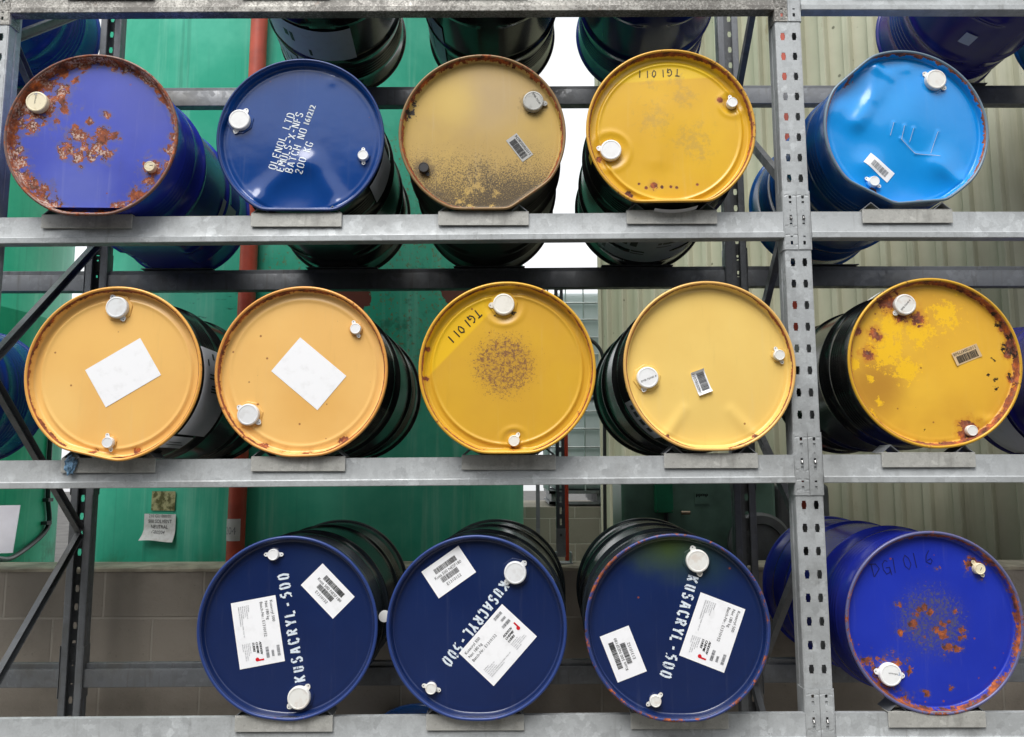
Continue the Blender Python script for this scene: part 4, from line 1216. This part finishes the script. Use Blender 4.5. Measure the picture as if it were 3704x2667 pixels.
d, sh, off = drum('32', -.110, -.042, 1.1228, -3.54, 'middle navy drum whose stencilled name slants down beside the product label', G1, M['navy_body'], navy(12), rim_mat('navy_rim_scuffed', lin(40, 62, 122), .3, 12),
    flats=[(-.036, -.2915, .06, -.2915)], caps=[(.126, .171, 'L', (46, 228), M['cap_pale']), (-.146, -.194, 'S', (165, -15), M['cap_worn'])], floor=fl_(3, -.11))
main_label(d, sh, off, (.055, -.187), (.195, -.031), (-.056, -.084))
bar_label(d, sh, off, (-.125, .086), (-.003, .171), (-.182, .172))
stencil_line(d, sh, off, (.078, .142), (-.116, -.112))
body_patch(2, 32, .02, .10, M['paper_side'], d, off, marks=[(.2, .5, .3, .6)])

d, sh, off = drum('33', .529, -.085, 1.129, -2.88, 'rightmost navy drum of the three, green algae under its top rim', G1, M['navy_body'], navy(13, True), rim_mat('navy_rust_rim', lin(44, 62, 118), .5, 13),
    flats=[(-.031, -.289, .06, -.289)], caps=[(.072, .205, 'L', (108, -80), M['cap_worn']), (-.072, -.228, 'S', (45, 208), M['cap_worn'])], floor=fl_(3, .53))
main_label(d, sh, off, (.081, .106), (.007, -.090), (.221, .053))
bar_label(d, sh, off, (-.096, -.140), (-.151, .001), (-.189, -.175))
stencil_line(d, sh, off, (.043, .157), (-.056, -.157))
body_patch(152, 184, .02, .07, M['paper_side'], d, off)

L34 = lid_mat('ultramarine_lid', lin(26, 46, 164), lin(31, 52, 172), .34, [(.039, -.010, .022), (.027, -.034, .026), (.036, -.048, .02), (-.061, -.008, .018), (-.058, -.02, .012), (-.05, .02, .012), (.051, -.088, .03), (.075, -.088, .02), (.105, -.030, .018), (.112, -.05, .012), (-.105, -.037, .014), (-.22, -.129, .026), (-.2, -.14, .02), (-.150, -.167, .062), (-.093, -.25, .026), (-.03, -.232, .014), (-.082, -.16, .013), (.053, -.214, .012), (.030, .165, .012), (.165, .172, .034), (.142, .185, .025), (.06, -.005, .014), (-.1, .05, .014), (-.02, .04, .014), (-.03, -.06, .014), (.08, .03, .014), (.0, .03, .012), (-.04, .035, .012), (.09, -.06, .014)], (1.0, 1.1), 0, lin(70, 70, 120), .008, .35,
    center=(0, .0, .165, lin(84, 82, 92), .50), streak=.1, seed=14)
d, sh, off = drum('34', 1.3848, -.012, 1.1302, .26, 'bright ultramarine drum with rusty specks, lowest right of the upright', G1, M['blue_body'], L34, rim_mat('blue_rusty_rim', lin(92, 94, 136), .5, 14),
    flats=[], caps=[(-.150, -.167, 'L', (168, -7), white, ('Infineum', 172, .006, .022, .004)), (.165, .168, 'S', (125, -58), M['cap_cream'], ('I', -30, .012, -.002, -.004))], floor=fl_(3, 1.38), boss=False)
tb = MB(); put = lambda x, z: (x, sh.lid_y(x, z) - .0009, z)
glyph_text(tb, HAND, 'DG1016', (-.182, .140), (.205, .045), .046, .0028, put, pitch=.80, wob=.04)
tb.build('handwriting', M['marker_blue'], d, loc=off, fixn=False)

# ------------------------------------------------------------------ drums seen only from below or beside
G2 = 'drums on the top shelf seen from below'
def plain_drum(X, Y, Z, rot, label, group, body, floor):
    return drum('x', X, Y, Z, rot, label, group, body, body, body, floor=floor, caps=[(-.1, .19, 'L', (120, -60), M['cap_pale']), (.1, -.2, 'S', (120, -60), M['cap_pale'])], nr=22, na=120)
d, sh, off = plain_drum(-.72, -.03, ztop(0, -.76) + .286, 3.6, 'glossy black drum with white papers stuck on its underside', G2, M['black_body'], ztop(0, -.76) + .0075)
body_patch(214, 292, .33, .56, M['paper_side'], d, off, marks=[(.25, .3, .3, .5), (.32, .36, .3, .6), (.5, .53, .7, .9)])
body_patch(196, 236, .62, .86, M['paper_side'], d, off, marks=text_marks(4, 6))
body_patch(238, 256, .60, .86, M['paper_side'], d, off, marks=[(.2, .7, .3, .34), (.2, .6, .4, .43)])
d, sh, off = plain_drum(-.08, -.03, ztop(0, -.08) + .286, 0, 'glossy black drum with grey paper on its left flank', G2, M['black_body'], ztop(0, -.08) + .0075)
body_patch(188, 226, .45, .78, M['paper_side'], d, off, marks=[(.55, .58, .2, .8)])
plain_drum(.565, -.03, ztop(0, .6) + .286, -2.6, 'dark blue drum with green reflections beside the white sky', G2, M['deep_blue_body'], ztop(0, .6) + .0075)
d, sh, off = plain_drum(2.01, -.02, ztop(0, 2.0) + .286, 0, 'violet drum high behind the sky blue drum', G2, M['purple_body'], ztop(0, 2.0) + .0075)
body_patch(240, 250, .40, .47, M['paper_side'], d, off, 'sticker', n=4)
plain_drum(2.64, -.02, ztop(0, 2.6) + .286, 0, 'mid blue drum cut by the upper right edge of the photo', G2, M['mid_blue_body'], ztop(0, 2.6) + .0075)
plain_drum(-2.20, -.02, 3.345 + .286, 0, 'royal blue drum behind the top left bracing', G2, M['royal_body'], 3.345 + .0075)
G3 = 'drums at the photo edges'
plain_drum(-2.33, -.02, 1.659 + .2895, 0, 'dark blue drum behind the left bracing, middle shelf', G3, M['royal_body'], 1.659 + .0075)
d, sh, off = plain_drum(2.30, -.02, ztop(2, 2.3) + .2895, 0, 'violet blue drum peeping past the rust-flaked yellow drum', G3, M['purple_body'], ztop(2, 2.3) + .0075)
body_patch(205, 250, .62, .84, M['paper_side'], d, off)
plain_drum(-.40, .115, SLAB + .2925, 0, 'mid blue drum low under the bottom shelf, only its top edge showing', G3, M['mid_blue_body'], None)
# ------------------------------------------------------------------ behind the rack
# bund wall of concrete blocks with a mossy coping
wl = MB().box(-5.2, 4.6, 1.05, 1.24, SLAB - .02, 1.168)
wo = wl.build('block_wall', M['block'], fixn=True); tag(wo, 'low grey concrete block wall right behind the rack', 'wall')
wo.location = (0, 0, 0)
mb = MB(); q = random.Random(3); n = 220
for i in range(n + 1):
    x = -5.2 + 9.8 * i / n; j = q.uniform(-.004, .004)
    mb.v += [(x, 1.046 + j, 1.1685), (x, 1.044 + j, 1.183 + q.uniform(-.004, .002)), (x, 1.054 + j, 1.190 + q.uniform(-.003, .002)), (x, 1.236, 1.192), (x, 1.243, 1.186), (x, 1.243, 1.1685)]
for i in range(n):
    for k in range(5): mb.f.append((i * 6 + k, i * 6 + k + 1, i * 6 + 7 + k, i * 6 + 6 + k))
mb.build('coping', M['coping'], wo)

def tank(cx, cy, rad, mat, label, seams, h=6.2):
    root = empty('storage_tank', (cx, cy, 0)); tag(root, label, 'tank', 'green storage tanks behind the wall')
    mb = MB(); prof = [(rad - .002, .0)]
    zs = sorted(seams)
    for z in zs: prof += [(rad, z - .012), (rad + .0035, z - .005), (rad + .0035, z + .005), (rad, z + .012)]
    prof += [(rad, h)]
    for k in range(1, 7): prof.append((rad * math.cos(k / 6 * math.pi / 2), h + .35 * math.sin(k / 6 * math.pi / 2)))
    prof[-1] = (0, h + .35)
    mb.lathe(prof, 160, 'Z')
    mb.build('shell', mat, root, smooth=40)
    return root
tA = tank(-4.677, 2.867, 1.41, M['tank'], 'green tank cut by the left edge, with a black cable', [2.69, 4.2])
tB = tank(-1.319, 2.756, 1.41, M['tank_patch'], 'wide green tank with rust freckles and brown primer patches behind the drums', [4.3])
# pale signboard standing behind the wall, mostly outside the photo
sb = empty('signboard', (-2.9, 1.40, 0)); tag(sb, 'pale lilac signboard at the left edge before the green tank', 'sign')
bo = MB().prism([(.444, 1.454), (.423, 1.219), (-.45, 1.19), (-.44, 1.44)], 'Y', 0, .004).build('board', M['lilac_sign'], sb)
MB().box(-.40, -.36, .004, .04, 0, 1.43).box(-.20, -.16, .004, .04, 0, 1.43).build('stand', M['galv_dark'], sb)
# black cable down the left tank and over the wall
def cabl(name, pts, r, mat, parent=None, n=10, sub=6):
    P = [Vector(p) for p in pts]; out = []
    for i in range(len(P) - 1):
        p0, p1, p2, p3 = P[max(i - 1, 0)], P[i], P[i + 1], P[min(i + 2, len(P) - 1)]
        for k in range(sub):
            t = k / sub
            out.append(.5 * ((2 * p1) + (p2 - p0) * t + (2 * p0 - 5 * p1 + 4 * p2 - p3) * t * t + (3 * p1 - p0 - 3 * p2 + p3) * t ** 3))
    out.append(P[-1])
    return MB().tube(out, r, n).build(name, mat, parent, smooth='all')
cb = cabl('cable', [(-3.262, 3.06, 2.4), (-3.262, 3.06, 1.8), (-3.264, 3.08, 1.45), (-3.265, 3.10, 1.22), (-3.18, 2.6, 1.08), (-2.75, 1.7, 1.16), (-2.52, 1.3, 1.203), (-2.42, 1.15, 1.204)], .016, M['rubber'])
tag(cb, 'black cable clipped down the left green tank and over the wall', 'cable')
for z in (1.62, 1.42, 1.26):
    MB().box(-3.285, -3.235, 3.04, 3.10, z - .012, z + .012).build('clip', M['rubber'], cb)

# notices on the wide tank
def tank_sheet(name, a0, a1, z0, z1, mat, lift=.006, bend=None, label=None, n=10, wav=0.0):
    mb = MB(); cx, cy, rad = -1.319, 2.756, 1.41
    q = random.Random(int(z0 * 100))
    for j in range(n + 1):
        for i in range(n + 1):
            f, g = i / n, j / n
            a = R(a0 + (a1 - a0) * f); z = z0 + (z1 - z0) * g
            l = rad + lift + (bend(f, g) if bend else 0)
            zz = z + wav * math.sin(f * 5.0) * (1 - g)
            mb.v.append((cx + l * math.cos(a), cy + l * math.sin(a), zz))
    for j in range(n):
        for i in range(n):
            a = j * (n + 1) + i; mb.f.append((a, a + 1, a + n + 2, a + n + 1))
    o = mb.build(name, mat, None, smooth='all'); return o
o = tank_sheet('notice_plate', 249.6, 255.4, 1.425, 1.521, M['moss_sign']); tag(o, 'small square plate overgrown with moss on the wide green tank', 'sign')
bend = lambda f, g: .10 * max(0, .42 - g) ** 1.6 * (1.3 - .5 * f)
o = tank_sheet('notice', 248.0, 255.8, 1.276, 1.408, M['old_sheet'], .008, bend, wav=.004); tag(o, 'curled white notice reading 500 solvent neutral on the wide green tank', 'sign')
tb = MB()
def ntf(u, v, o_=0):
    f = u; g = v
    a = R(248.0 + 7.8 * f); z = 1.276 + .132 * g; l = 1.41 + .0095 + bend(f, g)
    return (-1.319 + l * math.cos(a), 2.756 + l * math.sin(a), z)
for i, (s_, x0, wd) in enumerate((('210 GU 000/01', .16, .70), ('500 SOLVENT', .15, .74), ('NEUTRAL', .24, .54), ('GB0204', .28, .42))):
    vs_, fs = type_mesh(s_); mxw = max(v[0] for v in vs_)
    y0 = .87 - .205 * i; hh = .115 if i == 0 else .13
    tb.add([ntf(x0 + wd * a / mxw, y0 + hh * b / .69) for a, b in vs_], fs)
tb.build('print', M['ink'], o, fixn=False)

# red oxide pipe in front of the tank, with its white number tag
pp = empty('standpipe', (-1.335, 1.292, 1.19)); tag(pp, 'red oxide vertical pipe with a white tag numbered 204', 'pipe')
MB().tube([(0, 0, -.02), (.012, 0, 1.8), (.026, 0, 3.9)], .043, 28).build('pipe', M['red_pipe'], pp, smooth=40)
mb = MB(); n = 10
for z in (1.287 - 1.19, 1.392 - 1.19):
    for i in range(n + 1):
        a = R(205 + 110 * i / n); mb.v.append((.0 + .0445 * math.cos(a), .0445 * math.sin(a), z))
for i in range(n): mb.f.append((i, i + 1, n + 2 + i, n + 1 + i))
tg = mb.build('number_tag', M['paper_grey'], pp, smooth='all')
tb = MB(); vs_, fs = type_mesh('204'); mw_ = max(v[0] for v in vs_)
def rp(a, b):
    t = R(212 + 75 * a / mw_); return (.0452 * math.cos(t), .0452 * math.sin(t), 1.318 - 1.19 + .036 * b / .69)
tb.add([rp(a, b) for a, b in vs_], fs); tb.build('print', M['ink_grey'], tg, fixn=False)
for z in (1.9, 3.0):
    MB().lathe([(.0435, z - .012), (.047, z - .01), (.047, z + .01), (.0435, z + .012)], 28, 'Z').build('joint', M['red_pipe'], pp, smooth=40)

# strut post on the wall and the posts behind
st = empty('strut_post', (.238, 1.15, 1.192)); tag(st, 'slotted galvanised strut post standing on the block wall', 'post')
mb = MB(); z = 0.06
mb2 = MB()
while z < 1.27:
    slot_cell(mb, 0, z + .026, .038, .052, (.010, .030), -.02); z += .052
zt = z
for sg in (-1, 1): mb.add([(sg * .019, -.02, .06), (sg * .019, .02, .06), (sg * .019, .02, zt), (sg * .019, -.02, zt)], [(0, 1, 2, 3)])
o = mb.build('channel', M['galv_dark'], st); sm = o.modifiers.new('s', 'SOLIDIFY'); sm.thickness = .0025; sm.offset = 0
mb = MB().box(-.022, .022, -.0245, -.0215, .03, .16).box(-.028, .055, -.045, .045, -.002, .004)
for sg in (-.02, .047): mb.box(sg - .003, sg + .003, -.05, .045, .004, .05)
mb.build('bracket', M['galv'], st)
MB().lathe([(.007, 0), (.007, .006), (0, .006)], 6, 'Y', (0, -.031, .13)).build('bolt', M['pin'], st)
p_ = MB().tube([(.300, 1.62, 0), (.300, 1.62, 2.12)], .0105, 12).build('conduit', M['red_post'], None, smooth=40); tag(p_, 'thin orange red conduit beside the strut post', 'pipe')
p_ = MB().box(.166, .190, 2.5, 2.53, 0, 1.62).build('thin_post', M['galv_dark']); tag(p_, 'thin grey post between green tank and strut', 'post')
p_ = MB().tube([(1.452, 1.33, 0), (1.455, 1.33, 2.4), (1.452, 1.33, 5.2)], .038, 16).build('downpipe', M['red_pipe'], None, smooth=40); tag(p_, 'red pipe glimpsed through the slots of the front upright', 'pipe')
p_ = MB().box(-3.30, -3.255, 3.62, 3.66, 0, 2.6).build('pole', M['ibc_wire']); tag(p_, 'slim pale pole in the gap between the two green tanks', 'post')

# sage cladding on the shed: a receding face, a face along the rack and a gable going back
shed = empty('shed', (2.6, 2.6, 0)); tag(shed, 'shed with pale sage ribbed metal cladding on the right', 'building')
def clad(p0, p1, z0, z1, name):
    (x0, y0), (x1, y1) = p0, p1
    L_ = math.hypot(x1 - x0, y1 - y0); ux, uy = (x1 - x0) / L_, (y1 - y0) / L_; nx, ny = uy, -ux      # outward normal to the right of travel
    P = .148; prof = [(0, 0), (.070, 0), (.076, .036), (.081, .044), (.111, .044), (.116, .036), (.122, 0)]
    pts = []; t = 0
    while t < L_:
        for a, h in prof:
            if t + a <= L_: pts.append((t + a, h))
        t += P
    pts.append((L_, 0))
    mb = MB(); zs = [z0, (z0 + z1) / 2, z1]; n = len(pts)
    for z in zs:
        for a, h in pts: mb.v.append((x0 + ux * a + nx * h - 2.6, y0 + uy * a + ny * h - 2.6, z))
    for j in range(2):
        for i in range(n - 1): mb.f.append((j * n + i, j * n + i + 1, (j + 1) * n + i + 1, (j + 1) * n + i))
    return mb.build(name, M['clad'], shed, fixn=False)
c0, c1, c2, c3 = (.685, 3.36), (2.56, 1.275), (4.8, 1.275), (2.2, 5.6)
clad(c0, c1, 0, 6.5, 'cladding'); clad(c1, c2, 0, 6.5, 'cladding'); clad(c3, c0, 0, 6.5, 'cladding')
mb = MB(); mb.prism([(c0[0] - 2.6 - .03, c0[1] - 2.6 - .03), (c1[0] - 2.6, c1[1] - 2.6 - .04), (c2[0] - 2.6, c2[1] - 2.6 - .04), (4.8 - 2.6, 3.0), (c3[0] - 2.6 - .04, c3[1] - 2.6)], 'Z', 6.5, 6.62); mb.build('roof', M['clad'], shed)
mb = MB().box(c0[0] - 2.6 - .012, c0[0] - 2.6 + .012, c0[1] - 2.6 - .03, c0[1] - 2.6 + .006, 0, 6.5); mb.build('corner_trim', M['clad'], shed)

# stacked bulk containers on a walled platform further back
pf = MB().box(-1.2, 1.62, 4.7, 6.3, 0, 1.288).build('platform', M['block_far']); tag(pf, 'far grey block wall carrying the white bulk containers', 'wall')
def ibc(x, y, z, label):
    root = empty('bulk_container', (x, y, z)); tag(root, label, 'bulk container', 'stacked white bulk containers')
    W_, D_, H_ = 1.0, 1.2, 1.0
    mb = MB()
    for zz in (.02, .115):
        for xx in (.0, .46, .92): mb.box(xx, xx + .08, 0, D_, zz - .012, zz + .012)
        mb.box(0, W_, .0, .03, zz - .012, zz + .012)
    mb.box(0, W_, 0, D_, .128, .134)
    for xx in (.02, .44, .86): mb.box(xx, xx + .12, .02, D_ - .02, .033, .102)
    mb.build('pallet', M['galv_dark'], root)
    mb = MB(); mb.box(.025, W_ - .025, .025, D_ - .025, .14, H_ - .03); o = mb.build('bottle', M['ibc_plastic'], root); bevel(o, .06, 5)
    mb = MB()
    nv = 6
    for i in range(nv + 1):
        t = i / nv
        mb.tube([(W_ * t, 0, .13), (W_ * t, 0, H_)], .0065, 8)
        mb.tube([(0, D_ * t, .13), (0, D_ * t, H_)], .0065, 8); mb.tube([(W_, D_ * t, .13), (W_, D_ * t, H_)], .0065, 8)
    for zz in (.2, .37, .53, .70, .86, H_):
        for a, b in (((0, 0), (W_, 0)), ((0, 0), (0, D_)), ((W_, 0), (W_, D_))):
            mb.tube([(a[0], a[1], zz), (b[0], b[1], zz)], .009 if zz < H_ else .008, 8)
    mb.build('cage', M['ibc_wire'], root, smooth=40)
    return root
ibc(.36, 4.8, 1.30, 'white caged bulk container standing on the far block wall')
ibc(.36, 4.8, 2.325, 'white caged bulk container stacked on the lower one')
hz = cabl('hose', [(.30, 3.05, 2.50), (.42, 3.05, 2.58), (.54, 3.05, 2.57), (.63, 3.05, 2.51), (.672, 3.05, 2.40), (.675, 3.05, 2.1), (.668, 3.05, 1.5), (.66, 3.05, .9), (.62, 3.05, .1)], .013, M['rubber'])
tag(hz, 'black hose bent over and hanging down by the shed corner', 'hose')

# pump cabinet in the dark behind the navy drums
pc = empty('pump_cabinet', (.98, 1.52, 0)); tag(pc, 'dark green pump cabinet with ppmp plate behind the navy drums', 'cabinet')
bx = MB().box(-.40, .40, 0, .42, .04, 1.60).build('housing', M['machine'], pc); bevel(bx, .03, 4)
j = MB().box(-.235, -.145, -.055, -.002, 1.405, 1.60).build('junction_box', M['jbox'], pc); bevel(j, .004)
for dx in (-.228, -.152):
    for z in (1.415,): MB().lathe([(.004, -.003), (0, -.004)], 10, 'Y', (dx, -.055, z)).build('screw', M['pin'], j)
g_ = MB().tube([(-.18, -.03, 1.404), (-.18, -.03, 1.36)], .012, 10).build('cable_gland', M['rubber'], j, smooth=40)
pl = MB().box(-.025, .050, -.006, -.002, 1.447, 1.513).build('name_plate', M['machine'], pc)
tb = MB(); type_text(tb, 'ppmp', -.018, 1.488, .018, lambda u, v, o: (u, -.0068, v), width=.062, bold=.0012); tb.build('print', M['ink'], pl, fixn=False)
v_ = MB().tube([(-.09, -.002, 1.405), (-.09, -.05, 1.405)], .009, 10).tube([(-.105, -.045, 1.405), (-.06, -.045, 1.405)], .010, 10).build('tap', M['brass'], pc, smooth=40)
fc = MB().lathe([(.165, 0), (.165, -.03), (.150, -.045), (.11, -.05), (.105, -.04), (.06, -.045), (0, -.046)], 48, 'Y', (.30, -.002, 1.24)).build('motor_cover', M['machine_grey'], pc, smooth=35)
fc2 = MB().box(.41, .70, .05, .40, .04, 1.55).build('side_housing', M['machine_grey'], pc); bevel(fc2, .03, 3)

# blue wrap caught on a cradle
import bmesh
bm = bmesh.new(); bmesh.ops.create_icosphere(bm, subdivisions=4, radius=1)
q = random.Random(5)
from mathutils import noise as mnoise
for v in bm.verts:
    p = v.co.copy(); k = 1 + .42 * mnoise.noise(p * 2.2) + .30 * mnoise.noise(p * 5.0)
    v.co = Vector((p.x * .018 * k, p.y * .008 * k, p.z * .029 * k + .004 * math.sin(p.x * 9)))
me = bpy.data.meshes.new('plastic_wrap'); bm.to_mesh(me); bm.free(); me.materials.append(M['blue_wrap'])
o = bpy.data.objects.new('plastic_wrap', me); C.objects.link(o); o.location = (-1.46, -.0155, 1.645)
tag(o, 'crumpled pale blue plastic wrap caught on a cradle plate', 'plastic wrap')
